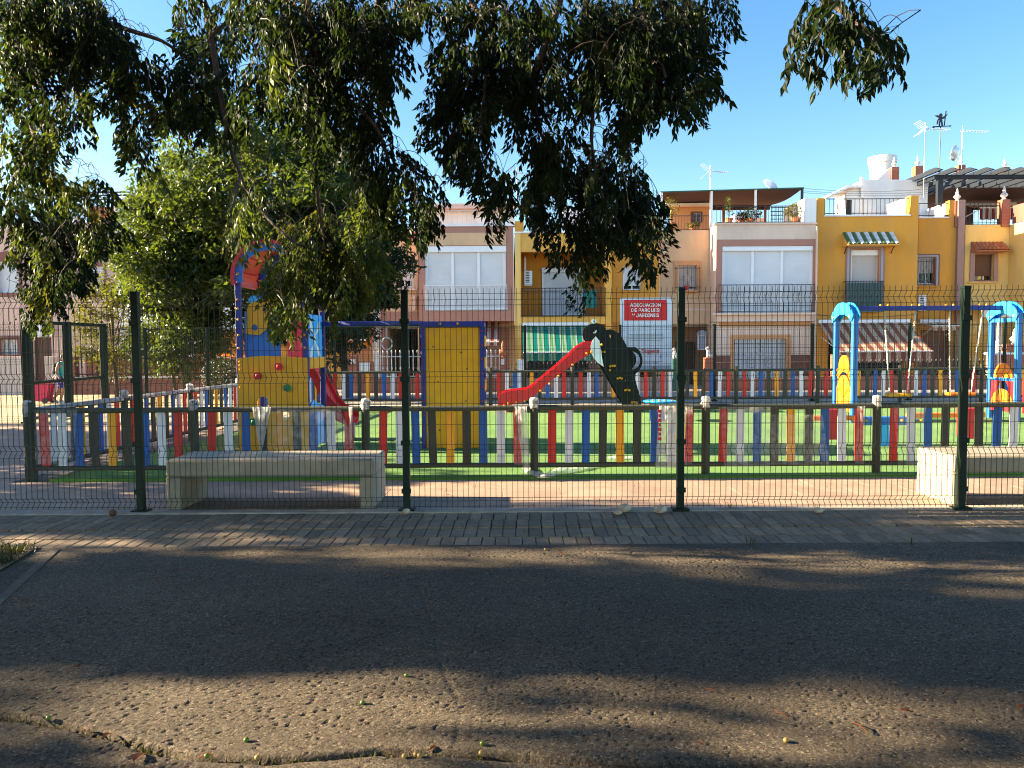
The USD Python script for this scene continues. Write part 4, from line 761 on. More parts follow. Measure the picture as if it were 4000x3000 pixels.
# ---------------- L3 ochre house behind trees
h = House('terraced_house', 'ochre house hidden behind the big tree with white corner pilaster', 1230)
h.wall(1002, 880, 1450, 0, 33, 'yellow', zbot=ZR, holes=[(1100, 1030, 1300, 1200)]); h.body(1002, 1480, 900, 'yellow'); h.window(1102, 1032, 1298, 1198, 33.1, 2, 14); h.wall(1452, 870, 1480, 0, 32.9, 'white', .35, name='pilaster', zbot=ZR); h.wall(1100, 800, 1440, 880, 37, 'white', name='penthouse_wall')
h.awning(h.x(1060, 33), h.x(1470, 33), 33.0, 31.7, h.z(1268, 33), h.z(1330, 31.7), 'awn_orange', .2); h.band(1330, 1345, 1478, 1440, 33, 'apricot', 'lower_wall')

# ---------------- M1 rose and peach house
h = House('terraced_house', 'peach house with dusty rose frame and wide triple white shutters', 1750)
h.wall(1484, 905, 1634, 0, 33, 'peach', zbot=ZR, holes=[(1550, 1030, 1612, 1122), (1490, 1262, 1630, 1520)]); h.body(1484, 2008, 912, 'peach', 33.25)
h.band(1484, 907, 1507, 1500, 33, 'rose', 'trim'); h.band(1508, 907, 1632, 935, 33, 'rose', 'trim'); h.band(1508, 1216, 1632, 1258, 33, 'rose', 'trim'); h.box(1482, 888, 1634, 905, 32.95, .3, 'white', 'coping')
h.window(1550, 1031, 1612, 1121, 33.1, gap=1095); h.grille(1535, 1018, 1625, 1134, 32.86, 8, 'iron_w', hz=(.03, .9), scroll=False); h.box(1540, 1122, 1620, 1133, 32.88, .12, 'beige', 'sill')
YB = 32.0
h.wall(1636, 883, 2006, 1255, YB, 'rose', .25, [(1660, 962, 1978, 1214)], 'bay_wall'); x0_, x1_ = h.x(1636, YB), h.x(2006, YB)
for xx in (x0_, x1_ - .2): MB().box(xx + .002, xx + .198, YB + .252, 33.2, h.z(1255, YB), h.z(883, YB)).build('bay_side', 'rose', h.r)
MB().box(x0_ + .2, x1_ - .2, YB + .252, 33.2, h.z(1255, YB), h.z(1225, YB)).build('bay_floor', 'rose', h.r); MB().box(x0_ + .2, x1_ - .2, YB + .252, 33.2, h.z(905, YB), h.z(893, YB)).build('bay_roof', 'roof', h.r)
h.band(1658, 910, 1978, 959, YB, 'peach', 'band'); h.window(1661, 962, 1977, 1213, YB + .06, 3, 24, fw=.12); h.rail(1660, 1115, 1980, 1213, YB - .04, 22, 'iron_w', r=.012)
h.box(1630, 873, 2012, 884, YB - .05, .4, 'white', 'coping')
h.wall(1640, 795, 2010, 885, 35.5, 'white', .2, [(1960, 852, 1986, 880)], 'penthouse_wall'); h.box(1650, 795, 2012, 815, 34.9, .55, 'pinkish', 'eave'); h.rail(1640, 822, 2012, 884, 34.2, 20, 'alu', r=.009, name='roof_railing'); h.box(1860, 838, 1925, 884, 35.44, .05, 'pvc', 'terrace_door'); h.box(1790, 808, 1805, 830, 35.4, .08, 'pvc', 'wall_box')
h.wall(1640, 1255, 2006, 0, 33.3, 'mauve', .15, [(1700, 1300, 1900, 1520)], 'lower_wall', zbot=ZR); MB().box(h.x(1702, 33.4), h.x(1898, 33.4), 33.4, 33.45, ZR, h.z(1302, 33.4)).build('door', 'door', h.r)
h.band(1958, 1256, 2004, 1440, 33.3, 'rose', 'trim'); h.awning(h.x(1660, 33), h.x(1950, 33), 33.2, 31.4, h.z(1255, 33.2), h.z(1336, 31.4), 'awn_red2', .12)
MB().tube([(h.x(1618, 32.9), 32.9, h.z(1155, 33)), (h.x(1618, 32.9), 32.9, h.z(1210, 33))], .09, 6).build('meter_box', 'beige', h.r)

# ---------------- M2 ochre house with recessed balcony
h = House('terraced_house', 'ochre yellow house with recessed balcony and teal striped awning', 2290)
YB = 32.0; ho_ = (2036, 982, 2363, 1236)
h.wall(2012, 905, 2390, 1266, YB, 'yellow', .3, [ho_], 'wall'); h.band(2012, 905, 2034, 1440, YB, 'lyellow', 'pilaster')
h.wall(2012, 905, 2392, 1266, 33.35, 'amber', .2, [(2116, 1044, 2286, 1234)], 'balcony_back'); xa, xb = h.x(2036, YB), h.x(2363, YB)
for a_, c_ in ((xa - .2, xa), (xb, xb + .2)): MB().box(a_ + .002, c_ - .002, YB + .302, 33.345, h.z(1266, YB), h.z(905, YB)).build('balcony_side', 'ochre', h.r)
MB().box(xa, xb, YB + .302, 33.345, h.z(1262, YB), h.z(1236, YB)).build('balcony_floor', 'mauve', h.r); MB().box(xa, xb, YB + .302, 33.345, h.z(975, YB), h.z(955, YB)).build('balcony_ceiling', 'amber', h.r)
h.window(2117, 1045, 2285, 1233, 33.3, 1, 18, 'shutter', fw=.07, name='balcony_door'); h.rail(2036, 1125, 2363, 1238, YB - .03, 24, mid=True, r=.010)
h.wall(2392, 905, 2573, 0, 32.7, 'ochre', .3, [(2432, 1040, 2505, 1135), (2400, 1290, 2560, 1520)], 'wall', zbot=ZR); h.window(2433, 1041, 2504, 1134, 32.8, gap=1118); h.box(2427, 1136, 2510, 1141, 32.62, .1, 'ochre', 'sill')
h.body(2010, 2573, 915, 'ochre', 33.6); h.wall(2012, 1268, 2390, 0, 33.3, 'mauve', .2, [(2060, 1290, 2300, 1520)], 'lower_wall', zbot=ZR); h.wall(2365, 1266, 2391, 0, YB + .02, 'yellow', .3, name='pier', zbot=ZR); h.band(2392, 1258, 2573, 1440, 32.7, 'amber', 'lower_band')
MB().box(h.x(2062, 33.5), h.x(2298, 33.5), 33.5, 33.55, ZR, h.z(1292, 33.5)).build('door', 'dark', h.r)
h.awning(h.x(2040, 32), h.x(2300, 32), 31.95, 30.5, h.z(1268, 32), h.z(1376, 30.5), 'awn_green', .30, 'awn_green')
h.wall(2012, 862, 2046, 905, YB, 'ochre', .35, name='roof_pillar'); h.rail(2046, 835, 2560, 903, YB + .1, 36, r=.010, name='roof_railing'); h.wall(2548, 842, 2574, 905, 32.6, 'ochre', .3, name='roof_pillar'); h.box(2010, 903, 2392, 909, YB - .05, .4, 'white', 'coping')
MB().ball((h.x(2110, YB), YB + .15, h.z(893, YB)), .13, 2).build('ball_finial', 'ceramic', h.r); h.wall(2200, 810, 2400, 905, 37, 'white', name='penthouse_wall')
bx = thing('balcony_towel', 'teal towel hanging over the balcony railing of the ochre house', 'towel', (h.x(2304, 31.9), 31.9, h.z(1140, 32)))
cl_ = MB(); xs = np.linspace(h.x(2279, 31.93), h.x(2330, 31.93), 14)
for i in range(13): cl_.add([(xs[i], 31.90 + .03 * math.sin(i * 1.3), h.z(1203, 32)), (xs[i + 1], 31.90 + .03 * math.sin(i * 1.3 + 1.3), h.z(1203, 32)), (xs[i + 1], 31.93, h.z(1134, 32)), (xs[i], 31.93, h.z(1134, 32))], [(0, 1, 2, 3)])
cl_.build('cloth', 'teal', bx, True)
ac_unit('white air conditioner on the left wall of the recessed ochre balcony', h.x(2047, 33), h.x(2078, 33), 32.6, h.z(1110, 32.6), h.z(1056, 32.6))
MB().tube([(h.x(2051, 33.2), 33.25, h.z(1000, 33.2)), (h.x(2051, 33.2), 33.25, h.z(1060, 33.2))], .05, 6).build('pipe', 'pvc', h.r)

# ---------------- M3 peach and rose bay house
h = House('terraced_house', 'peach house with projecting rose framed bay, triple shutters and canvas roof cover', 2880)
h.wall(2576, 898, 2772, 0, 33, 'peach', .25, [(2648, 1034, 2722, 1132), (2620, 1264, 2766, 1520)], zbot=ZR); h.body(2576, 3186, 900, 'beige')
h.frame((2632, 1018, 2737, 1138), (2649, 1035, 2721, 1131), 33, 'apricot'); h.window(2649, 1035, 2721, 1131, 33.12, slat='shutter_b', gap=1120); h.grille(2640, 1036, 2733, 1134, 32.85, 6, hz=(.14, .9)); h.box(2638, 1132, 2728, 1140, 32.8, .2, 'apricot', 'sill')
YB = 31.95
h.wall(2796, 876, 3184, 1256, YB, 'beige', .25, [(2818, 962, 3174, 1222)], 'bay_wall'); xa, xb = h.x(2796, YB), h.x(3184, YB)
MB().box(xa - .0, xa + .22, YB + .252, 33.2, h.z(1256, YB), h.z(876, YB)).build('bay_side', 'beige', h.r); MB().box(xb - .22, xb, YB + .252, 33.2, h.z(1256, YB), h.z(876, YB)).build('bay_side', 'beige', h.r)
MB().box(xa + .22, xb - .22, YB + .252, 33.2, h.z(1256, YB), h.z(1228, YB)).build('bay_floor', 'beige', h.r); MB().box(xa + .22, xb - .22, YB + .252, 33.2, h.z(905, YB), h.z(890, YB)).build('bay_roof', 'roof', h.r)
h.frame((2797, 936, 3183, 1224), (2819, 962, 3173, 1222), YB, 'rose', 'rose_frame', .025); h.window(2820, 963, 3172, 1221, YB + .06, 3, 18, fw=.11); h.rail(2808, 1113, 3182, 1222, YB - .12, 22, r=.010); h.box(2786, 1222, 3188, 1230, YB - .16, .155, 'beige', 'slab_edge'); h.box(2790, 870, 3190, 877, YB - .05, .4, 'beige', 'coping')
gr = h.rail(2815, 1140, 3178, 1200, YB - .125, 1, r=.004)
for cxp in (2870, 2993, 3116):
    c = MB(); Xc, Zc = h.x(cxp, YB), h.z(1165, YB)
    for k in range(4): a = k * 1.5708 + .785; cc = (Xc + .12 * math.cos(a), Zc + .2 * math.sin(a)); c.tube([(cc[0] + .012 * t * math.cos(t), YB - .12, cc[1] + .014 * t * math.sin(t)) for t in np.linspace(1, 10, 16)], .006, 3, False)
    c.build('scroll', 'iron', gr)
YL = 32.2
h.wall(2796, 1258, 3184, 0, YL, 'beige', .25, [(2870, 1323, 3072, 1520)], 'lower_wall', zbot=ZR); h.band(2812, 1260, 3174, 1276, YL, 'apricot', 'band'); h.frame((2856, 1308, 3092, 1520), (2871, 1324, 3071, 1520), YL, 'apricot', 'garage_surround')
h.window(2872, 1325, 3070, 1500, YL + .1, 1, 0, 'shutter', name='garage_door'); h.grille(2872, 1325, 3070, 1500, YL - .06, 12, hz=(.55, .9, .12)); MB().box(xa, xa + .2, YL + .252, 33.0, ZR, h.z(1258, YL)).build('lower_side', 'beige', h.r)
for (a_, c_) in ((2797, 2855), (3093, 3183)):
    n = max(2, round((c_ - a_) / 30))
    for i in range(n):
        for j in range(3): h.box(a_ + (c_ - a_) * i / n + .6, 1388 + j * 28, a_ + (c_ - a_) * (i + 1) / n - .6, 1414 + j * 28, YL - .02, .017, 'dado', 'dado_tile')
h.wall(2620, 1262, 2768, 0, 34.3, 'apricot', .2, name='porch_back', zbot=ZR); MB().box(h.x(2642, 34.2), h.x(2716, 34.2), 34.2, 34.28, ZR, h.z(1334, 34.2)).build('door', 'door', h.r)
sh_ = h.box(2727, 1300, 2760, 1366, 32.95, .045, 'sign_white', 'tile_shrine'); MB().plate(Polygon([(h.x(2721, 32.9), h.z(1306, 33)), (h.x(2766, 32.9), h.z(1306, 33)), (h.x(2758, 32.9), h.z(1294, 33)), (h.x(2744, 32.9), h.z(1288, 33)), (h.x(2730, 32.9), h.z(1294, 33))]), 32.85, .14).build('shrine_roof', 'sign_grey', sh_); MB().plate(sbox(h.x(2733, 32.9), h.z(1360, 33), h.x(2754, 32.9), h.z(1312, 33)), 32.94, .008).build('shrine_picture', 'sign_grey', sh_)
h.band(2576, 1205, 2772, 1211, 33, 'beige', 'string_course')
lm = thing('wall_lamp', 'small lantern on the peach wall beside the hanging leaves', 'wall lamp', (h.x(2592, 32.8), 32.8, h.z(985, 33))); MB().lathe([(.02, 0), (.07, .05), (.08, .16), (.02, .2)], (h.x(2592, 32.8), 32.8, h.z(992, 33)), 8).build('lantern', 'ceramic', lm); MB().tube([(h.x(2592, 32.8), 32.8, h.z(974, 33)), (h.x(2592, 33), 32.99, h.z(972, 33))], .015, 5).build('bracket', 'iron', lm)
fp = thing('flower_pot', 'small red flower pot on the grilled window sill of the peach house', 'flower pot', (h.x(2684, 32.86), 32.82, h.z(1132, 32.8))); MB().lathe([(0, 0), (.08, 0), (.12, .17), (.13, .19), (0, .17)], (h.x(2684, 32.82), 32.9, h.z(1132, 32.8)), 12).build('pot', 'h_crimson', fp)
# roof terrace: room, canvas cover on posts, railing, plants
h.wall(2620, 800, 2775, 905, 35.4, 'apricot', .2, [(2697, 825, 2742, 870)], 'roof_room'); h.window(2698, 826, 2741, 869, 35.45, 1, frame='brownframe', name='roof_window', gap=832); h.grille(2698, 826, 2741, 869, 35.36, 4, 'brownframe', hz=(.33, .66), scroll=False); h.box(2600, 792, 2775, 801, 35.0, .6, 'white', 'roof_ledge')
h.rail(2580, 842, 2768, 902, 33.1, 16, r=.008, name='roof_railing'); h.rail(2798, 806, 3140, 874, 32.1, 22, r=.011, name='roof_railing', m='iron'); MB().box(h.x(3140, 32), h.x(3186, 32), 32.02, 34.5, h.z(905, 32), h.z(775, 32)).build('party_wall', 'white', h.r)
cv = thing('terrace_canopy', 'brown canvas canopy on white posts over the roof terrace of the peach house', 'canopy', (h.x(2860, 33), 33, h.z(900, 33)))
zA, zB = h.z(748, 33.0), h.z(735, 33.0); zc, zd = h.z(800, 37), h.z(800, 37)
b = MB(); n = 10
X = lambda t, s: (h.x(2578 + 556 * t, 33.0) * (1 - s) + (h.x(2600 + 405 * t, 37.2)) * s, 33.0 + 4.2 * s, (zA + (zB - zA) * t) * (1 - s) + zc * s - .12 * math.sin(math.pi * s) * (1 + .3 * math.sin(9 * t)))
vv = [X(i / n, j / 6) for i in range(n + 1) for j in range(7)]; b.add(vv, [(i * 7 + j, (i + 1) * 7 + j, (i + 1) * 7 + j + 1, i * 7 + j + 1) for i in range(n) for j in range(6)]); b.build('canvas', 'canvas', cv, True)
MB().tube([X(0, 0), X(1, 0)], .03, 5).build('front_bar', 'iron_g', cv); MB().tube([X(1, 0), X(1, 1)], .03, 5).build('side_bar', 'iron', cv); MB().box(X(0, 1)[0], X(1, 1)[0], 37.2, 37.3, zc - .2, zc + .02).build('rear_beam', 'canvas', cv)
for px, m in ((2584, 'pvc'), (2778, 'pvc'), (2949, 'pvc'), (3130, 'iron')): t = (px - 2578) / 556; q = X(t, 0); MB().box(q[0] - .045, q[0] + .045, 33.0, 33.09, h.z(905, 33), q[2] - .02).build('post', m, cv)
for t in (.15, .55, .95): q = X(t, 1); MB().box(q[0] - .05, q[0] + .05, 37.1, 37.2, h.z(905, 37), q[2]).build('post', 'brownframe', cv)
sb = thing('roof_screen', 'dark green trellis and screen panels at the right end of the canopied terrace', 'screen', (h.x(3060, 35), 35, h.z(880, 35))); MB().box(h.x(3085, 35), h.x(3118, 35), 35, 35.04, h.z(890, 35), h.z(802, 35)).build('panel', 'teal', sb)
tb = MB()
for i in range(6): tb.box(h.x(3010 + i * 14, 35.2), h.x(3012 + i * 14, 35.2), 35.2, 35.23, h.z(890, 35.2), h.z(805, 35.2)); tb.box(h.x(3008, 35.2), h.x(3085, 35.2), 35.21, 35.24, h.z(888 - i * 15, 35.2), h.z(885 - i * 15, 35.2))
tb.build('trellis', 'iron_g', sb)
for lab, px, py, Y, hh, rr, m, sd, nn in (('tall yellow green potted plant at the left end of the canopied terrace', 2618, 900, 33.5, 1.35, .38, 'leaf_lime', 3, 260), ('low potted plant behind the terrace railing left of the aerial', 2705, 902, 33.4, .35, .35, 'leaf_lit', 4, 160), ('dark bushy potted plant in the middle of the canopied terrace', 2930, 880, 32.8, .65, .5, 'leaf_dark', 5, 320), ('second dark potted plant on the canopied terrace', 2895, 880, 33.2, .5, .3, 'leaf_dark', 6, 200), ('arching light green potted plant at the right end of the terrace', 3100, 876, 32.6, .75, .42, 'leaf_lime', 7, 240), ('thin climbing plant in the centre of the terrace railing', 2845, 878, 32.4, 1.1, .2, 'leaf_lit', 8, 110)): pot_plant(lab, h.x(px, Y), Y, h.z(py, Y), hh, rr, m, sd, nn)
ww = thing('roof_hut', 'small white sunlit hut wall seen under the terrace canopy', 'hut', (h.x(2890, 40), 40, h.z(880, 40))); MB().box(h.x(2868, 40), h.x(2905, 40), 40, 42, h.z(905, 40), h.z(838, 40)).build('wall', 'white', ww); MB().box(h.x(2905, 40), h.x(3000, 40), 40.5, 42, h.z(905, 40), h.z(846, 40)).build('wall', 'peach', ww)

# ---------------- M4 ochre house with tiled window canopy
h = House('terraced_house', 'deep ochre house with green and white tiled window canopy and striped maroon awning', 3470)
YB = 32.2
h.wall(3188, 842, 3582, 0, YB, 'ochre', .3, [(3321, 975, 3430, 1215), (3240, 1290, 3540, 1520)], 'wall', zbot=ZR); h.body(3186, 3762, 870, 'ochre', 33.3)
h.wall(3188, 772, 3217, 842, YB, 'ochre', .35, name='roof_pillar'); h.wall(3552, 764, 3582, 842, YB, 'ochre', .35, name='roof_pillar'); h.rail(3218, 776, 3551, 838, YB + .12, 20, r=.011, name='roof_railing'); h.box(3216, 838, 3553, 844, YB - .04, .42, 'white', 'coping')
MB().box(h.x(3555, YB), h.x(3580, YB), YB + .352, 34.5, h.z(842, YB), h.z(764, YB)).build('parapet_side', 'white', h.r)
h.wall(3584, 852, 3736, 0, 33, 'ochre', .25, [(3584, 1006, 3650, 1112), (3600, 1290, 3720, 1520)], 'wall', zbot=ZR); h.wall(3702, 784, 3736, 852, 33, 'ochre', .3, name='roof_pillar'); h.box(3584, 848, 3702, 853, 32.95, .35, 'white', 'coping'); h.rail(3584, 796, 3702, 848, 33.1, 3, r=.010, name='roof_railing'); MB().box(h.x(3704, 33), h.x(3734, 33), 33.302, 35.5, h.z(852, 33), h.z(790, 33)).build('parapet_side', 'white', h.r)
MB().box(h.x(3582, YB) - .3, h.x(3582, YB), YB + .302, 33.24, ZR, h.z(842, YB)).build('return_wall', 'ochre', h.r)
h.wall(3738, 782, 3764, 0, 32.85, 'mauve', .4, name='pilaster', zbot=ZR)
h.tiled_canopy(3288, 3486, 908, 952, YB, .55, 12, True)
for px in (3296, 3478): c = MB(); X_q = h.x(px, YB); c.tube([(X_q, YB - .02, h.z(990, YB)), (X_q, YB - .12, h.z(975, YB)), (X_q, YB - .3, h.z(965, YB)), (X_q, YB - .45, h.z(950, YB))], .02, 5); c.build('canopy_bracket', 'iron', h.r)
h.frame((3302, 952, 3454, 1218), (3321, 976, 3430, 1214), YB, 'rose', 'door_surround', .04); h.frame((3308, 958, 3448, 1218), (3316, 967, 3440, 1218), YB - .04, 'sign_grey', 'tile_border', .012)
h.window(3321, 976, 3430, 1214, YB + .1, 1, 22, 'shutter_b', fw=.06, name='balcony_door')
YR = YB - .38; h.rail(3308, 1098, 3452, 1214, YR, 13, r=.012, depth=.36); MB().box(h.x(3306, YR), h.x(3454, YR), YR - .03, YB - .005, h.z(1218, YR), h.z(1212, YR)).build('balcony_slab', 'cloth', h.r); MB().box(h.x(3310, YR), h.x(3450, YR), YR + .02, YR + .025, h.z(1212, YR), h.z(1103, YR)).build('privacy_cloth', 'cloth', h.r)
h.frame((3575, 994, 3668, 1116), (3584, 1007, 3650, 1111), 33, 'brownframe', 'window_surround', .03); h.frame((3578, 998, 3664, 1116), (3584, 1004, 3656, 1116), 32.97, 'sign_grey', 'tile_border', .01); h.window(3584, 1007, 3650, 1111, 33.12, 1, 0, 'shutter_b', gap=1068); h.grille(3586, 1008, 3648, 1111, 32.9, 6); h.box(3570, 1116, 3668, 1121, 32.9, .095, 'ochre', 'sill')
ac_unit('white air conditioner on the ochre wall below the small grilled window', h.x(3579, 32.9), h.x(3610, 32.9), 32.68, h.z(1211, 32.7), h.z(1154, 32.7))
h.awning(h.x(3198, 32.2), h.x(3548, 32.2), 32.15, 30.2, h.z(1257, 32.2), h.z(1373, 30.2), 'awn_red', .40)
MB().box(h.x(3242, 33), h.x(3538, 33), 32.9, 32.95, ZR, h.z(1290, 33)).build('door', 'dark', h.r); h.wall(3600, 1255, 3730, 0, 33.3, 'brownframe', .1, name='lower_back', zbot=ZR); h.awning(h.x(3590, 33), h.x(3700, 33), 32.9, 31.9, h.z(1258, 33), h.z(1275, 31.9), 'awn_red', .14)
h.band(3188, 1246, 3582, 1256, YB, 'amber', 'string_course')
MB().tube([(h.x(p_, YB), YB - .03, h.z(1228 + 10 * math.sin((p_ - 3190) / 400 * math.pi), YB)) for p_ in range(3190, 3600, 40)], .012, 4).build('cable', 'iron', h.r)
# penthouse, tank, chimneys
h.wall(3365, 702, 3617, 870, 35.0, 'white', .2, name='penthouse_wall'); MB().box(h.x(3365, 35) , h.x(3365, 35) + .2, 35.2, 38, h.z(900, 35), h.z(702, 35)).build('penthouse_side', 'white', h.r)
b = MB(); b.plate(Polygon([(h.x(3218, 34.5), h.z(772, 34.5)), (h.x(3308, 34.5), h.z(722, 34.5)), (h.x(3362, 34.5), h.z(722, 34.5)), (h.x(3362, 34.5), h.z(730, 34.5)), (h.x(3310, 34.5), h.z(732, 34.5)), (h.x(3224, 34.5), h.z(778, 34.5))]), 34.5, 2.5); b.build('stair_roof', 'white', h.r); MB().plate(Polygon([(h.x(3300, 34.8), h.z(870, 34.8)), (h.x(3300, 34.8), h.z(748, 34.8)), (h.x(3362, 34.8), h.z(724, 34.8)), (h.x(3362, 34.8), h.z(870, 34.8))]), 34.8, .15).build('stair_wall', 'white', h.r); h.box(3302, 780, 3322, 838, 34.78, .02, 'dark', 'terrace_door')
h.box(3357, 690, 3368, 770, 34.7, .2, 'white', 'chimney'); MB().plate(Polygon([(h.x(3410, 37), h.z(712, 37)), (h.x(3500, 37), h.z(712, 37)), (h.x(3478, 37), h.z(655, 37)), (h.x(3462, 37), h.z(660, 37))]), 37, 1).build('sloped_wall', 'white', h.r)
for px, pt_top, Y in ((3490, 652, 36.9), (3582, 648, 36), (3748, 645, 38), (3920, 655, 40)):
    X_c = h.x(px, Y); ch = MB().box(X_c - .17, X_c + .17, Y, Y + .34, h.z(712, Y), h.z(pt_top, Y)).build('chimney', 'brick', h.r); finial(X_c, Y + .17, h.z(pt_top, Y), .5).build('finial', 'ceramic', ch)
h.rail(3600, 672, 3740, 712, 37, 12, r=.010, name='roof_railing'); h.wall(3600, 712, 3960, 790, 38.5, 'mauve', .2, name='penthouse_wall')
wt = thing('water_tank', 'large round pale grey water tank on the ochre house roof', 'water tank', (h.x(3438, 38.5), 38.5, h.z(712, 38.5))); rt = (h.x(3488, 38.5) - h.x(3388, 38.5)) / 2; zt = h.z(610, 38.5) - h.z(720, 38.5)
MB().lathe([(0, 0), (rt * .86, 0), (rt * .95, zt * .7), (rt * .97, zt * .72)], (h.x(3438, 38.5), 38.5, h.z(720, 38.5)), 28).build('vessel', 'tank', wt, 40); MB().lathe([(rt * .98, 0), (rt * 1.03, .02), (rt * 1.05, zt * .2), (rt * 1.03, zt * .24), (0, zt * .27)], (h.x(3438, 38.5), 38.5, h.z(720, 38.5) + zt * .72), 28).build('lid', 'tank', wt, 40)

# ---------------- M5 pale yellow house at right edge
h = House('terraced_house', 'pale yellow house at right edge with small clay tiled window canopy and dark timber pergola', 3860)
h.wall(3766, 878, 3937, 0, 33, 'lyellow', .25, [(3803, 992, 3880, 1098), (3780, 1300, 3920, 1520)], 'wall', zbot=ZR); h.body(3766, 4500, 885, 'lyellow')
XS = h.x(3937, 33); MB().box(XS, XS + .3, 31.2, 32.998, ZR, h.z(866, 32)).build('bay_side', 'lyellow', h.r); MB().box(XS + .3, XS + 5, 31.2, 31.45, ZR, h.z(866, 31.2)).build('bay_wall', 'lyellow', h.r)
h.tiled_canopy(3788, 3916, 946, 976, 33, .45, 8); h.frame((3786, 978, 3894, 1100), (3804, 993, 3879, 1097), 33, 'mauve', 'window_surround', .05); h.window(3804, 993, 3879, 1097, 33.12, 1, 0, 'door', 'brownframe', gap=1078, fw=.04); h.box(3784, 1100, 3896, 1104, 32.9, .095, 'lyellow', 'sill')
for px, py0, Y, hh in ((3742, 782, 32.9, .55), (3925, 778, 32.9, .6)): X_c = h.x(px, Y); p = MB().box(X_c - .17, X_c + .17, Y + .03, Y + .37, h.z(885, Y), h.z(py0, Y)).build('roof_pillar', 'brick', h.r); finial(X_c, Y + .2, h.z(py0, Y), hh).build('finial', 'ceramic', p)
h.rail(3766, 792, 3912, 876, 33.1, 9, r=.012, name='roof_railing', mid=True); MB().box(XS + .05, XS + .12, 31.3, 32.9, h.z(862, 32), h.z(790, 32)).build('side_railing', 'brownframe', h.r); h.wall(3770, 760, 3910, 880, 38, 'canvas', .15, [(3795, 818, 3900, 876)], 'terrace_back'); h.awning(h.x(3800, 36), h.x(4010, 36), 37, 35.6, h.z(800, 37), h.z(812, 35.6), 'awn_red2', .5)
pg = thing('roof_pergola', 'dark timber pergola with slanting rafter ends on the right hand roof', 'pergola', (h.x(3800, 34), 34, h.z(800, 34)))
z1 = h.z(682, 33.6)
MB().box(h.x(3640, 33.6), h.x(4300, 33.6), 33.6, 33.72, z1 - .18, z1, .01).build('front_beam', 'timber', pg); MB().box(h.x(3655, 33.6), h.x(3675, 33.6), 33.58, 33.76, h.z(800, 33.6), z1 - .18).build('post', 'timber', pg)
MB().tube([(h.x(3668, 33.6), 33.66, h.z(745, 33.6)), (h.x(3715, 33.6), 33.66, z1 - .16)], .06, 4).build('brace', 'timber', pg); MB().box(h.x(3640, 33.6), h.x(3640, 33.6) + .12, 33.73, 40, z1 - .18, z1).build('side_beam', 'timber', pg); MB().box(h.x(3560, 38.9), h.x(4200, 38.9), 39, 39.12, z1 - .18, z1).build('rear_beam', 'timber', pg)
for i in range(11):
    xr = h.x(3650 + i * 66, 33.0); q = MB(); q.plate(Polygon([(32.7, z1 + .02), (32.75, z1 + .05), (33.2, z1 + .22), (40, z1 + .22), (40, z1 + .02)]), xr, .12, 'yz'); q.build('rafter', 'timber', pg)
MB().box(h.x(3690, 34.2), h.x(4300, 34.2), 34.0, 39, z1 - .50, z1 - .47).build('shade_cloth', 'canvas', pg)
h.wall(3766, 1192, 3930, 1206, 31.5, 'maroon', 1.5, name='porch_roof'); h.wall(3840, 1208, 4010, 1238, 30.6, 'beige', .04, name='porch_awning'); MB().box(h.x(3905, 30.7), h.x(3918, 30.7), 30.7, 30.8, ZR, h.z(1238, 30.7)).build('porch_post', 'beige', h.r); MB().box(h.x(3782, 33), h.x(3918, 33), 33.1, 33.15, ZR, h.z(1302, 33)).build('door', 'dark', h.r)
h.band(3766, 1300, 3937, 1440, 33, 'yellow', 'lower_band')

# downpipes at the party walls
for px, Y, ytop, lab in ((2574, 32.9, 905, 'thin pale downpipe between the ochre balcony house and the peach house'), (1483, 32.9, 912, 'pale downpipe at the left edge of the peach shuttered house'), (3187, 31.85, 885, 'pale downpipe between the rose bay house and the deep ochre house')):
    a_, b_ = P(px, ytop, Y), P(px, 1200, Y); dp = thing('downpipe', lab, 'pipe', (b_[0], Y, ZR)); MB().tube([(b_[0], Y, ZR), (b_[0], Y, a_[2])], .04, 8).build('pipe', 'beige', dp)
    for z in (1.6, 3.2, 4.8): MB().box(b_[0] - .05, b_[0] + .05, Y - .045, Y + .09, z, z + .03).build('clip', 'alu', dp)
# aerials, vane, dish, cables
hz = lambda px, py, Y: (P(px, py, Y)[0], Y, P(px, py, Y)[2])
yagi('tall grey aerial in front of the terrace canopy', hz(2773, 890, 33.2)[0], 33.2, hz(2773, 890, 33.2)[2], hz(2773, 645, 33.2)[2], .7)
yagi('tall aerial with grid reflectors beside the weathervane', hz(3608, 770, 34.2)[0], 34.2, hz(3602, 770, 34.2)[2], hz(3610, 480, 34.2)[2], 1.0)
yagi('aerial with long boom above the pergola', hz(3756, 660, 38)[0], 38, hz(3756, 660, 38)[2], hz(3756, 490, 38)[2], 1.2, False)
yagi('aerial glimpsed through the hanging leaves above the ochre house', hz(2020, 800, 36)[0], 36, hz(2020, 810, 36)[2], hz(2020, 655, 36)[2], .6)
wv = thing('weathervane', 'black iron weathervane with winged figure and arrow on a thin mast', 'weathervane', hz(3668, 700, 37)); vx, vy, vz = hz(3668, 700, 37); vt = hz(3674, 494, 37)
MB().tube([(vx, vy, vz), (vt[0], vy, vt[2])], .022, 6).build('mast', 'iron', wv); sc_ = .0123
def W(px, py): return (vt[0] + (px - 3677) * sc_, vt[2] + (494 - py) * sc_)
MB().plate(Polygon([W(*p) for p in ((3650, 493), (3712, 491), (3712, 489), (3720, 492), (3712, 497), (3712, 494), (3655, 497), (3652, 502), (3644, 498), (3650, 490))]), vy - .012, .024).build('arrow', 'iron', wv)
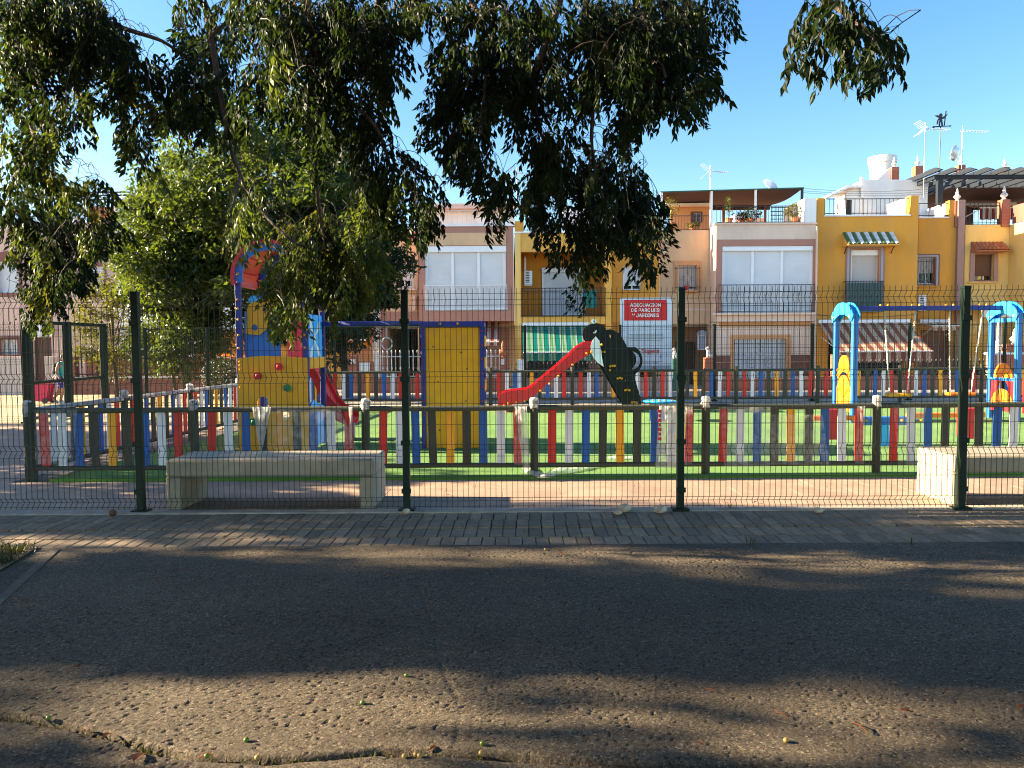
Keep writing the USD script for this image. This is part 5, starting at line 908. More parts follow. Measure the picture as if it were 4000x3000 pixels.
fig = [Polygon([W(*p) for p in pp]) for pp in (((3670, 492), (3671, 478), (3674, 466), (3672, 458), (3682, 458), (3681, 466), (3684, 478), (3685, 492), (3681, 492), (3679, 476), (3675, 476), (3674, 492)), ((3672, 462), (3655, 453), (3664, 452), (3676, 456)), ((3682, 460), (3703, 448), (3697, 455), (3684, 464)), ((3672, 460), (3664, 472), (3662, 485), (3665, 485), (3667, 473), (3674, 464)), ((3690, 490), (3696, 436), (3698, 436), (3692, 490)), ((3682, 462), (3694, 458), (3693, 462), (3683, 466)))] + [Point(*W(3677, 451)).buffer(.07)]
MB().plate(unary_union(fig).buffer(.012), vy - .012, .024).build('winged_figure', 'iron', wv)
ds = thing('satellite_dish', 'grey satellite dish tilted beside the chimney on the right hand roof', 'satellite dish', hz(3742, 620, 37.6)); dx, dy, dz = hz(3742, 598, 37.6)
dm = trimesh.creation.revolve(np.array([(0, 0), (.15, .02), (.28, .07), (.38, .14), (.38, .15), (.28, .085), (.15, .035), (0, .015)]), sections=24); dm.apply_transform(trimesh.transformations.rotation_matrix(math.radians(78), (0, 1, 0))); dm.apply_transform(trimesh.transformations.rotation_matrix(math.radians(125), (0, 0, 1))); dm.apply_translation((dx, dy, dz)); MB().tm(dm).build('dish', 'alu', ds, 40)
MB().tube([(dx - .02, dy, dz - .25), (dx - .42, dy - .2, dz - .28)], .02, 5).box(dx - .48, dx - .38, dy - .24, dy - .16, dz - .32, dz - .24).build('receiver_arm', 'pvc', ds)
d2 = thing('satellite_dish', 'white satellite dish peeking over the brown terrace canopy', 'satellite dish', hz(2995, 735, 38)); dx, dy, dz = hz(3003, 728, 38); dm = trimesh.creation.revolve(np.array([(0, 0), (.15, .02), (.28, .07), (.38, .14), (.38, .15), (.28, .085), (.15, .035), (0, .015)]), sections=20); dm.apply_transform(trimesh.transformations.rotation_matrix(math.radians(50), (1, .5, 0))); dm.apply_translation((dx, dy, dz)); MB().tm(dm).build('dish', 'pvc', d2, 40)
MB().tube([(dx, dy, dz - .05), (dx, dy + .05, dz - .6)], .03, 5).build('stem', 'alu', d2)
for k, (ya, yb) in enumerate(((736, 738), (745, 748), (752, 756))): a, b_ = hz(3132, ya, 33.4), hz(3640, yb, 34); MB().tube([np.array(a) * (1 - t) + np.array(b_) * t - [0, 0, .12 * math.sin(math.pi * t)] for t in np.linspace(0, 1, 9)], .008, 4).build('overhead_cable', 'iron', None, label=('upper', 'middle', 'lowest')[k] + ' of the thin cables between the canopy and the white penthouse', cat='cable', group='roof cables')

# ================================================================== GARDEN WALLS BEFORE THE HOUSES
def spear_rail(root, xa, xb, y, z0, z1, m, pitch=.16, name='railing'):
    b = MB(); n = int((xb - xa) / pitch)
    for i in range(n + 1):
        x = xa + (xb - xa) * i / n; b.tube([(x, y, z0), (x, y, z1)], .016, 5); b.lathe([(.0, -.02), (.035, .0), (.02, .03), (.032, .05), (.0, .13)], (x, y, z1), 6); b.lathe([(.016, 0), (.035, .05), (.016, .1)], (x, y, z0 + (z1 - z0) * .35), 6)
    for z in (z0 + .08, z1 - .14): b.box(xa, xb, y - .014, y + .014, z - .014, z + .014)
    return b.build(name, m, root)
Yg = 28.8
def gz(px, py): return P(px, py, Yg)[2]
def gx_(px): return P(px, 1400, Yg)[0]
def pillar(root, px0, px1, py0, m='brick', top=None):
    return MB().box(gx_(px0), gx_(px1), Yg - .16, Yg + .16, ZR, gz((px0 + px1) / 2, py0), .01).build('pillar', m, root)
g1 = thing('garden_wall', 'brick front wall with white spear railing before the peach shuttered house', 'wall', (gx_(1650), Yg, ZR))
pillar(g1, 1336, 1398, 1388); pillar(g1, 1955, 1977, 1396); MB().box(gx_(1398), gx_(1955), Yg - .1, Yg + .1, ZR, gz(1650, 1478)).build('base_wall', 'brick', g1); spear_rail(g1, gx_(1462), gx_(1952), Yg, gz(1650, 1478), gz(1650, 1378), 'iron_w')
MB().box(gx_(1398), gx_(1460), Yg - .11, Yg + .11, gz(1650, 1478), gz(1430, 1412)).build('gate_panel', 'brick', g1); MB().box(gx_(1406), gx_(1446), Yg - .13, Yg - .115, gz(1430, 1450), gz(1430, 1416)).build('white_plaque', 'white', g1); MB().box(gx_(1372), gx_(1392), Yg - .18, Yg - .165, gz(1430, 1420), gz(1430, 1402)).build('number_tile', 'ceramic', g1)
MB().box(gx_(1957), gx_(1970), Yg - .18, Yg - .165, gz(1960, 1425), gz(1960, 1402)).build('number_tile', 'ceramic', g1)
for lab, px, py in (('glinting bronze ornament on the left brick pillar', 1345, 1388), ('second bronze ornament on the left brick pillar, with taller crown', 1382, 1388), ('copper coloured vase on the right brick pillar', 1964, 1396)):
    v_ = thing('pillar_ornament', lab, 'ornament', (gx_(px), Yg, gz(px, py))); finial(gx_(px), Yg, gz(px, py), .62 if px > 1900 else (.55 if px > 1350 else .42)).build('body', 'terracotta', v_)
g2 = thing('garden_wall', 'low dark wall and brick pillars with dog statues before the rose bay house', 'wall', (gx_(2700), Yg, ZR))
MB().box(gx_(2020), gx_(2625), Yg - .1, Yg + .1, ZR, gz(2300, 1475)).build('base_wall', 'mauve', g2); spear_rail(g2, gx_(2020), gx_(2620), Yg, gz(2300, 1475), gz(2300, 1425), 'iron'); pillar(g2, 2625, 2648, 1400, 'iron_g'); pillar(g2, 2752, 2790, 1396); MB().box(gx_(2790), gx_(3180), Yg - .1, Yg + .1, ZR, gz(2980, 1478)).build('base_wall', 'brick', g2)
MB().box(gx_(2020), gx_(2022) + .22, Yg - .17, Yg + .17, ZR, gz(2000, 1405)).build('pillar', 'white', g2)
for px, py, lab in ((2636, 1400, 'small seated dog statue on the dark pillar right of the works sign'), (2767, 1396, 'pale seated dog statue on the brick pillar before the garage')):
    st = thing('dog_statue', lab, 'statue', (gx_(px), Yg, gz(px, py))); x, z = gx_(px), gz(px, py)
    Jd = dict(hip=(x + .04, Yg, z + .07, .085), ch=(x - .01, Yg, z + .2, .07), nk=(x - .02, Yg, z + .29, .045), hd=(x - .03, Yg, z + .335, .055), mz=(x - .09, Yg - .03, z + .32, .03), fl=(x - .05, Yg - .04, z + .02, .025), fr=(x - .05, Yg + .04, z + .02, .025), cl=(x - .03, Yg - .04, z + .18, .035), cr=(x - .03, Yg + .04, z + .18, .035), el=(x - .02, Yg - .045, z + .38, .018), er=(x - .02, Yg + .045, z + .38, .018))
    MB().tm(hull_body([('hip', 'ch'), ('ch', 'nk'), ('nk', 'hd'), ('hd', 'mz'), ('cl', 'fl'), ('cr', 'fr'), ('hd', 'el'), ('hd', 'er')], Jd, .03, 5)).build('body', 'ceramic', st, True)
g3 = thing('garden_wall', 'brick and white balustrade wall before the two ochre houses at right', 'wall', (gx_(3500), Yg, ZR))
for a_, c_, t in ((3250, 3282, 1385), (3860, 3885, 1385), (3920, 3990, 1345)): pillar(g3, a_, c_, t)
MB().box(gx_(3190), gx_(4100), Yg - .1, Yg + .1, ZR, gz(3500, 1468)).build('base_wall', 'brick', g3); spear_rail(g3, gx_(3285), gx_(3860), Yg, gz(3500, 1468), gz(3500, 1415), 'iron'); MB().box(gx_(3855), gx_(4000), Yg - .2, Yg + .2, gz(3900, 1386), gz(3900, 1376), .01).build('coping', 'white', g3)
for px in (3895, 3960): finial(gx_(px), Yg, gz(px, 1376 if px < 3950 else 1345), .6).build('urn', 'ceramic', g3)
g4 = thing('garden_wall', 'long low red brick wall with pale coping behind the left court', 'wall', (gx_(600), Yg, ZR))
MB().box(gx_(270), gx_(930), Yg - .12, Yg + .12, ZR, gz(600, 1478), .01).build('base_wall', 'brick', g4); MB().box(gx_(270), gx_(930), Yg - .16, Yg + .16, gz(600, 1478), gz(600, 1470), .008).build('coping', 'beige', g4); MB().box(gx_(280), gx_(930), Yg + .9, Yg + 1.1, ZR, gz(600, 1400)).build('rear_wall', 'terracotta', g4)
for a_, c_ in ((268, 300), (700, 740), (905, 935)): pillar(g4, a_, c_, 1392)
spear_rail(g4, gx_(300), gx_(900), Yg, gz(600, 1470), gz(600, 1380), 'iron', .18)
# ================================================================== TREES
def bez(p0, p1, p2, n=8):
    t = np.linspace(0, 1, n)[:, None]; return (1 - t) ** 2 * np.array(p0) + 2 * t * (1 - t) * np.array(p1) + t ** 2 * np.array(p2)
def crown_tree(name, label, cat, base, height, crown_c, crown_r, n_clumps, per, L, W, m, seed, trunk_r=.16, group=None, clump=.55, droop=.8, low=None, inner=True):
    g = np.random.default_rng(seed); t = thing(name, label, cat, base, group); base = np.array(base, float); cc = np.array(crown_c, float); cr = np.array(crown_r, float)
    top = cc - [0, 0, cr[2] * .2]
    MB().tube(bez(base - [0, 0, .05], (base + top) / 2 + [g.normal(0, .15), g.normal(0, .15), 0], top, 9), np.linspace(trunk_r, trunk_r * .45, 9), 9).build('trunk', 'bark', t, True)
    d = g.normal(size=(n_clumps, 3)); d /= np.linalg.norm(d, axis=1, keepdims=True); rad = g.uniform(.45, 1.0, (n_clumps, 1)) ** .5
    wob = 1 + .36 * (meshkit.noise(d * 2.2 + seed, seed)[:, None] - .5) * 2
    C = cc + d * cr * rad * wob
    lb = MB()
    for i in g.permutation(n_clumps)[:max(8, n_clumps // 5)]:
        st = base + (top - base) * g.uniform(.45, .98); lb.tube(bez(st, (st + C[i]) / 2 + [0, 0, .35], C[i], 6), np.linspace(trunk_r * .3, .012, 6), 5)
    lb.build('limbs', 'bark', t, True)
    cs = []
    for c, dd in zip(C, d):
        k = int(per * g.uniform(.5, 1.3)); q = g.normal(size=(k, 3)); q /= np.linalg.norm(q, axis=1, keepdims=True); q *= g.uniform(.2, 1, (k, 1)) ** .5
        s = clump * g.uniform(.6, 1.25); p = c + q * [s, s, s * .75]; p[:, 2] -= (np.hypot(q[:, 0], q[:, 1]) ** 2) * s * .6; cs.append(p)
    p = np.vstack(cs); leaves(p, L * g.uniform(.6, 1.25, len(p)), W, droop, g).build('crown', m, t, kind='stuff'); return t
def tp_(px, py, Y): return P(px, py, Y)
c = tp_(1040, 830, 22.8); crown_tree('background_tree', 'large leafy green tree standing behind the play tower', 'tree', (tp_(1305, 1400, 22.9)[0], 22.9, -.01), 8.5, (c[0], 22.8, c[2]), (3.55, 2.4, 3.35), 380, 170, .20, .36, 'leaf_far', 11, .17, clump=.62)
c = tp_(1310, 1000, 22.2); crown_tree('background_tree', 'darker leafy tree right of the play tower, low branches over the fence', 'tree', (tp_(1352, 1400, 22.6)[0], 22.6, -.01), 6, (c[0], 22.2, c[2]), (1.75, 1.6, 2.35), 190, 170, .19, .36, 'leaf_dark', 12, .13, clump=.5)
c = tp_(690, 1000, 22.6); crown_tree('background_tree', 'sunlit bright green tree left of the play tower', 'tree', (tp_(727, 1417, 22.8)[0], 22.8, -.01), 6, (c[0], 22.6, c[2]), (1.75, 1.6, 2.3), 180, 170, .19, .36, 'leaf_far', 13, .13, clump=.55)
c = tp_(430, 1260, 23.2); crown_tree('background_tree', 'small lime yellow citrus tree behind the green gate frame', 'tree', (tp_(455, 1430, 23.2)[0], 23.2, -.01), 3.5, (c[0], 23.2, c[2]), (1.05, 1.0, 1.45), 70, 120, .11, .42, 'leaf_lime', 14, .07, clump=.4, droop=.3)
c = tp_(700, 1330, 22.4); crown_tree('background_tree', 'drooping yellow green shrub with pale sprays behind the left mesh fence', 'tree', (tp_(690, 1430, 22.4)[0], 22.4, -.01), 2.5, (c[0], 22.4, c[2]), (1.3, .8, .85), 60, 110, .13, .4, 'leaf_far', 15, .06, clump=.4)
sh = thing('flowering_bush', 'round dark green bush with small white flowers left of the yellow wall', 'bush', (tp_(880, 1500, 20.8)[0], 20.8, -.01)); bx_, _, bz_ = tp_(880, 1470, 20.8)
foliage(2600, .07, .5, (bx_, 20.8, bz_), (.62, .5, .55), .2, 21).build('foliage', 'leaf_dark', sh); fl = MB()
for _ in range(60): d = rng.normal(size=3); d /= np.linalg.norm(d); d[1] = -abs(d[1]); fl.ball(np.array([bx_, 20.8, bz_]) + d * [.62, .5, .55], .018, 0)
fl.build('flowers', 'h_white', sh); MB().tube([(bx_, 20.8, -.02), (bx_, 20.8, bz_)], .05, 6).build('stem', 'bark', sh)
# unseen trees: left ones inferred from path shade, crowns shaped to place it
for lab, bx, by, cz, r, n, sd in (('street tree left of the path, nearest the camera', -11.5, .95, 3.9, (2.3, 3.0, 2.2), 150, 31), ('street tree left of the benches with low crown', -13.0, 9.6, 2.5, (2.3, 3.3, 1.75), 170, 32), ('street tree further left along the path with tall crown', -17.5, 5.85, 5.4, (2.4, .88, 2.6), 150, 33), ('street tree further left along the path with narrow dense crown', -16.5, 7.95, 5.0, (2.2, .85, 2.9), 95, 36), ('added unseen tree right of the path, blocking sky light', 9.5, .8, 4.6, (3.2, 3.2, 2.4), 130, 37), ('added unseen tree behind the viewpoint, blocking sky light', 2.5, -9.5, 5.0, (3.6, 3.0, 2.6), 130, 38), ('added unseen tree far right along the path, blocking sky light', 15.5, 1.5, 5.0, (3.2, 3.0, 2.6), 120, 39), ('street tree behind the left court edge with round crown', -15.5, 13.2, 2.8, (1.9, 1.6, 1.5), 90, 34), ('tall street tree at the far left end of the path', -21.0, 2.2, 6.8, (3, 2.6, 3.0), 150, 35)):  # right and rear trees are added to block sky light over the foreground
    crown_tree('street_tree', lab, 'tree', (bx, by, 0), cz + r[2], (bx, by, cz), r, n, 90, .24, .42, 'leaf_dark', sd, .15, 'trees along the path on the left', clump=.45)

# ---- the overhanging tree: trunk behind the camera, limbs overhead, hanging compound leaves
def leaflet(L, W, curve, g):
    """eight triangles, folded on the midrib and curving down; along +x, up +z."""
    z = lambda t: -curve * L * t * t
    mid = [(t * L, 0, z(t)) for t in (0, .33, .66, 1)]; w = [W * .5, W * .36]; up = .18 * W
    l = [(t * L, ww, z(t) + up) for t, ww in ((.33, w[0]), (.66, w[1]))]; r = [(x, -y, zz) for x, y, zz in l]
    return np.array(mid + l + r), np.array([(0, 1, 4), (0, 6, 1), (1, 2, 5), (1, 5, 4), (1, 6, 7), (1, 7, 2), (2, 3, 5), (2, 7, 3)])
def frame_of(d, up=np.array([0, 0, 1.0])):
    d = d / np.linalg.norm(d); s = np.cross(up, d); n_ = np.linalg.norm(s); s = s / n_ if n_ > 1e-6 else np.array([0, 1.0, 0]); return np.stack([d, s, np.cross(d, s)])
def spray(seed):
    """One hanging bipinnate leaf: rachis starts at the origin along +x and droops."""
    g = np.random.default_rng(seed); m = MB(); R = .34 * g.uniform(.85, 1.1); sag = g.uniform(.6, 1.0)
    rp = lambda t: np.array([R * t * (1 - .25 * t * sag), 0, -R * sag * .75 * t * t]); tw = MB()
    m.tube([rp(t) for t in np.linspace(0, 1, 5)], [.0028, .0025, .002, .0016, .001], 3, False)
    for t in (.28, .45, .62, .78, .9):
        for s in (-1, 1):
            if g.uniform() < .06: continue
            b = rp(t); a = math.radians(g.uniform(48, 68)); pl = .17 * (1.1 - .55 * t) * g.uniform(.8, 1.15); d = np.array([math.cos(a) * .8, s * math.sin(a), -.45 - .4 * g.uniform()]); d /= np.linalg.norm(d)
            q = lambda u: b + d * pl * u + np.array([0, 0, -.35 * pl * u * u]); m.tube([q(0), q(.5), q(1)], .0011, 3, False)
            for u in (.35, .65, .92, 1.0):
                for s2 in ((-1, 1) if u < 1 else (0,)):
                    Lf = .062 * g.uniform(.75, 1.2); v, f = leaflet(Lf, Lf * .36, g.uniform(.1, .5), g); side = np.cross(d, [0, 0, 1.0]); side /= np.linalg.norm(side)
                    dd = d * .5 + side * s2 * .55 + np.array([0, 0, -.75 - .5 * g.uniform()]) + g.normal(0, .18, 3); F3 = frame_of(dd); F3 = np.stack([F3[0], *(frame_of(dd + 0 * dd, np.array([g.normal(0, .6), g.normal(0, .6), 1.0]))[1:])]); m.add(v @ F3 + q(u), f)
    v, f = leaflet(.065, .024, .3, g); F3 = frame_of(np.array([.4, 0, -1.0])); m.add(v @ F3 + rp(1), f)
    return m.arrays()
SPR = [spray(100 + i) for i in range(7)]
ot = thing('overhanging_tree', 'tree overhead whose leafy branches hang down across the top of the view', 'tree', (-2.2, -2.6, 0))
TR = np.array([-2.2, -2.6, 0]); FORK = np.array([-1.9, -2.2, 3.4])
MB().tube(bez(TR - [0, 0, .05], TR + [.1, .1, 1.6], FORK, 9), np.linspace(.22, .15, 9), 10).build('trunk', 'bark', ot, True)
# where the hanging leaves are thick: rows of 50 / 2212 of the picture width, (from, to, thickness)
BANDS = [[(0, 245, 2.0), (385, 450, .7), (450, 530, .6), (530, 925, 1.1), (925, 1080, .9), (1085, 1200, .7), (1235, 1520, 1.0), (1515, 1585, .7), (1705, 1850, .4)],
 [(0, 275, 2.0), (385, 470, .7), (480, 560, .8), (560, 900, 1.2), (925, 1000, .4), (1010, 1215, .8), (1240, 1525, 1.5), (1712, 1785, .35), (1800, 1900, .45)],
 [(0, 300, 1.7), (420, 560, .7), (560, 880, 1.2), (935, 1230, .9), (1245, 1530, 1.5), (1860, 1935, .5)],
 [(0, 120, .9), (120, 340, .8), (340, 470, .8), (470, 870, 1.0), (915, 1210, 1.1), (1225, 1525, 1.4)],
 [(0, 60, .7), (60, 330, .7), (340, 560, .8), (560, 830, .9), (925, 1160, 1.1), (1180, 1290, .7), (1300, 1450, 1.0), (1440, 1510, .9)],
 [(0, 190, .6), (250, 420, .8), (430, 520, .5), (640, 830, .8), (915, 1060, .9), (1115, 1170, .9), (1310, 1390, .5)],
 [(0, 150, .9), (240, 330, .8), (450, 510, .3), (660, 860, .6), (965, 1055, 1.1), (1150, 1265, 1.0), (1290, 1345, .6)],
 [(0, 120, 1.0), (300, 330, .7), (760, 900, .7), (970, 1060, 1.0), (1140, 1390, 1.2)],
 [(0, 60, .8), (105, 245, .9), (520, 600, .5), (740, 935, .9), (1010, 1110, .6), (1120, 1415, 1.2)],
 [(0, 150, 1.2), (150, 215, .8), (440, 560, .4), (690, 940, .9), (1040, 1085, .4), (1135, 1425, 1.15)],
 [(25, 240, 1.6), (470, 560, .4), (605, 830, 1.8), (1150, 1170, .5), (1205, 1425, 1.1)],
 [(35, 195, 1.5), (585, 830, 2.1), (1230, 1300, .5), (1345, 1420, .6)],
 [(25, 155, 1.3), (570, 820, 2.0), (1240, 1270, .4)], [(45, 140, .8), (570, 650, 1.5), (690, 730, .6)], [(585, 640, .8)]]
def depth_at(x, y):
    if x > 1690: return 3.8
    if y > 420 and x < 260: return 6.3
    if y > 470 and 420 < x < 850: return 6.2
    if y > 280 and x > 1100: return 5.3
    if x < 520: return 5.5
    return 5.0
g = np.random.default_rng(77); branches, twigs = MB(), MB(); near_l, rest_d, rest_l, berries = [], [], [], MB()
main = {}
for (px, py, Y, path) in (('a', 0, 5.4, [(780, -260), (800, 0), (840, 240), (880, 470), (910, 620), (940, 690), (900, 830)]), ('b', 0, 5.3, [(1020, -200), (1000, 20), (840, 120), (770, 230)]), ('c', 0, 5.4, [(380, -200), (330, 60), (480, 110), (640, 160), (760, 250)]), ('d', 0, 4.9, [(2230, -200), (2190, 0), (2140, 150), (2090, 280), (2085, 400), (2110, 520), (2160, 620)]),
                          ('e', 0, 5.0, [(2280, -150), (2300, 100), (2330, 260), (2316, 420), (2310, 560), (2330, 680)]), ('f', 0, 5.0, [(1800, -200), (1840, 20), (1960, 130), (2060, 220)]), ('g', 0, 5.4, [(1500, -150), (1450, 200), (1480, 380), (1480, 560)]), ('h', 0, 5.9, [(910, 600), (960, 740), (1050, 860), (1160, 960), (1230, 960), (1260, 1010)]), ('i', 0, 5.8, [(1190, -200), (1215, 100), (1235, 420), (1235, 700), (1250, 850), (1270, 960)]),
                          ('j', 0, 5.9, [(-100, 100), (60, 300), (170, 480), (210, 660), (190, 850), (200, 960)]), ('k', 0, 3.8, [(3000, -200), (3200, -20), (3330, 70), (3420, 160)]), ('l', 0, 5.0, [(1960, -150), (1930, 60), (1900, 280), (1880, 520)]), ('m', 0, 4.8, [(2450, -200), (2480, 20), (2560, 150), (2600, 300)]), ('n', 0, 5.0, [(1200, -200), (1180, 100), (1300, 330), (1480, 500), (1540, 700)])):
    pts = np.array([P(x, y, Y + .25 * math.sin(i * 1.7)) for i, (x, y) in enumerate(path)])
    tt = np.linspace(0, len(pts) - 1, len(pts) * 4); pts2 = np.stack([np.interp(tt, np.arange(len(pts)), pts[:, k]) for k in range(3)], 1); pts2[1:-1] = (pts2[:-2] + pts2[1:-1] * 2 + pts2[2:]) / 4
    main[px] = pts2; branches.tube(pts2, np.linspace(.026 if path[0][1] < 150 else .014, .007, len(pts2)), 7)
    top = pts2[0]
    if path[0][1] < 150: branches.tube(bez(FORK, (FORK + top) / 2 + [0, -.2, 1.5], top, 12), np.linspace(.06, .022, 12), 7)
branches.build('branch', 'bark', ot, True)
allb = np.vstack(list(main.values()))
def put(v, f, c, d, roll, s):
    F3 = frame_of(d, np.array([g.normal(0, .25), g.normal(0, .25), 1.0])); return (v * s) @ F3 + c, f
hubs = []
for bi, row in enumerate(BANDS):
    for (xa, xb, dens) in row:
        n = dens * (xb - xa) * 50 / 530.0
        for _ in range(int(n) + (g.uniform() < n % 1)):
            er = min(9, (xb - xa) * .2) if xa > 0 else 0; x, y = g.uniform(xa + er, xb - min(9, (xb - xa) * .2)), g.uniform(bi * 50, bi * 50 + 50) - 14; Y = depth_at(x, y) + g.normal(0, .28)
            a = g.uniform(0, 6.283); d = np.array([math.cos(a), math.sin(a) * .8, g.uniform(-.85, .05)]); d /= np.linalg.norm(d); s = g.uniform(.62, .98) * (1.15 if x > 1690 else 1)
            ctr = P(x * 1.8083, y * 1.8083, Y); c = ctr - np.array([d[0] * .14, d[1] * .14, d[2] * .13 - .11]) * s
            v, f = SPR[g.integers(len(SPR))]; lit = (y > 380 and 420 < x < 860 and g.uniform() < .8) or (x < 700 and y > 180 and g.uniform() < .3) or g.uniform() < .06  # lit: sprays coloured brighter as if in sun, a share also younger and yellower
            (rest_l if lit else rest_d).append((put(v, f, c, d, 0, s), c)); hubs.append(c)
            if g.uniform() < .16 and x < 1600:
                for _ in range(3): e = c + [g.normal(0, .05), g.normal(0, .05), -.12 - .08 * g.uniform()]; berries.ball(e, .0085, 1); twigs.tube([c, e], .001, 3, False)
# twigs: every leaf hangs on a twig, every twig reaches a branch
hubs = np.array(hubs); from_br = np.array([np.linalg.norm(allb - h, axis=1).min() for h in hubs]); order_ = np.argsort(from_br); done = list(allb); 
tree_pts = np.array(done); extra = []
for i in order_:
    c = hubs[i]; pool = np.vstack([tree_pts] + ([np.array(extra)] if extra else [])); dd = np.linalg.norm(pool - c - [0, 0, .10], axis=1); q = pool[np.argmin(dd)]; L = np.linalg.norm(c - q)
    mid = (c + q) / 2 + np.array([0, 0, .06 + .12 * L]); r0 = .0022 + .004 * min(L, 1.2); pts = bez(q, mid, c, 5); twigs.tube(pts, np.linspace(r0, .0018, 5), 3, False); extra += list(pts[1::2])
twigs.build('twigs', 'twig', ot)
berries.build('berries', 'berry_g', ot, kind='stuff')
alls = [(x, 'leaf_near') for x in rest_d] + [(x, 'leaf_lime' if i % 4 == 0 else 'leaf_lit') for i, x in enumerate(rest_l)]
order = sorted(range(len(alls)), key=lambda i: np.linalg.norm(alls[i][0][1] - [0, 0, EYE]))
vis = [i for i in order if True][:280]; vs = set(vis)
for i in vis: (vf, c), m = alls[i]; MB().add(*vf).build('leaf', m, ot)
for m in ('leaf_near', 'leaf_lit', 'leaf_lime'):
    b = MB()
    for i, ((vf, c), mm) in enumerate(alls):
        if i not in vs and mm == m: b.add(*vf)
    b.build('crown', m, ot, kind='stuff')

# the crown goes on overhead, above the picture
cr_ = g.normal(size=(42000, 3)); cr_ /= np.linalg.norm(cr_, axis=1, keepdims=True); cr_ = np.array([-.5, -.6, 6.3]) + cr_ * [7.0, 5.6, 1.7] * g.uniform(.1, 1, (42000, 1)) ** .5
cr_ = cr_[cr_[:, 2] > np.maximum(4.3, 1.9 + .47 * cr_[:, 1])]
leaves(cr_, .24, .45, .5, g).build('crown', 'leaf_near', ot, kind='stuff')
lb = MB()
for a in np.linspace(0, 6.28, 12): lb.tube(bez(FORK, FORK + [2 * math.cos(a), 1.6 * math.sin(a), 1.6], np.array([-.5 + 5.5 * math.cos(a), -.6 + 4.2 * math.sin(a), 6.4])), np.linspace(.10, .02, 8), 6)
lb.build('limbs', 'bark', ot, True)

# ================================================================== PLASTIC FILM, STONES, LEAVES ON THE GROUND
def crumple(label, pts2, nrm, m='film', amp=.02, seed=0, cat='plastic film', group=None, name='plastic_film'):
    """pts2: grid (rows, cols, 3) of a sheet; wrinkled by noise along nrm, given thickness by a second layer."""
    a = np.asarray(pts2, float); r, c = a.shape[:2]; w = (meshkit.fbm(a * 14 + seed * 3.1, 3, seed) - .5)[..., None]; w2 = (meshkit.fbm(a * np.array([45, 45, 7]) + seed, 2, seed + 5) - .5)[..., None]
    a = a + np.asarray(nrm) * (w * amp * 2 + w2 * amp); i, j = np.meshgrid(np.arange(r - 1), np.arange(c - 1), indexing='ij')
    q = np.stack([i * c + j, i * c + j + 1, (i + 1) * c + j + 1, (i + 1) * c + j], -1).reshape(-1, 4); base = a.reshape(-1, 3).mean(0)
    t = thing(name, label, cat, base, group); MB().add(a.reshape(-1, 3), q).build('sheet', m, t, True); return t
def hang(px0, px1, py0, py1, px2, px3, Y, rows=26, cols=14):
    """a strip hanging on the near side of the rail: top edge px0..px1 at py0, bottom px2..px3 at py1."""
    g_ = np.zeros((rows, cols, 3))
    for i in range(rows):
        t = i / (rows - 1)
        for j in range(cols):
            s = j / (cols - 1); a = P(px0 + (px1 - px0) * s, py0, Y); b = P(px2 + (px3 - px2) * s, py1, Y); g_[i, j] = a * (1 - t) + b * t; g_[i, j, 1] += .02 * math.sin(s * 9) * (1 - .5 * t)
    return g_
YN = 8.69
for lab, a, m, amp, sd in (('white film strip hanging from the rail to the left of the left bench end', (985, 1058, 1590, 1760, 1015, 1024), 'film', .02, 1), ('wide clear stretched film across three pickets above the left bench', (1060, 1330, 1600, 1755, 1040, 1395), 'film_thin', .012, 2), ('thin film tail over the red picket right of the left bench', (1362, 1376, 1590, 1750, 1368, 1374), 'film', .012, 3),
                          ('long white film tail hanging left of the central post to the ground', (2010, 2058, 1588, 1836, 2045, 2070), 'film', .025, 4), ('clear film over the red picket beside the central post', (2010, 2046, 1600, 1815, 2008, 2045), 'film_thin', .012, 5), ('broad white film sheet over the white picket left of the second steel post', (2575, 2655, 1585, 1828, 2560, 2655), 'film', .02, 6), ('clear film over the red picket right of the second steel post', (2665, 2706, 1588, 1815, 2660, 2703), 'film_thin', .014, 7),
                          ('wide clear film over three pickets in the fourth bay', (2808, 3010, 1590, 1824, 2830, 3010), 'film_thin', .012, 8), ('clear film over the yellow and dark pickets of the fourth bay', (3012, 3215, 1620, 1815, 3012, 3240), 'film_thin', .012, 9), ('film wrapped on the red picket before the fifth post', (3350, 3382, 1586, 1812, 3340, 3378), 'film_thin', .014, 10), ('clear film over the pickets left of the right bench', (3490, 3620, 1590, 1816, 3510, 3590), 'film_thin', .012, 11),
                          ('cloudy film around the first pickets at the left corner', (130, 250, 1600, 1815, 140, 262), 'film_thin', .012, 12), ('thin film over the dark picket right of the corner', (258, 300, 1600, 1800, 262, 285), 'film_thin', .012, 13)):
    crumple(lab, hang(*a, YN), (0, -1, 0), m, amp, sd)
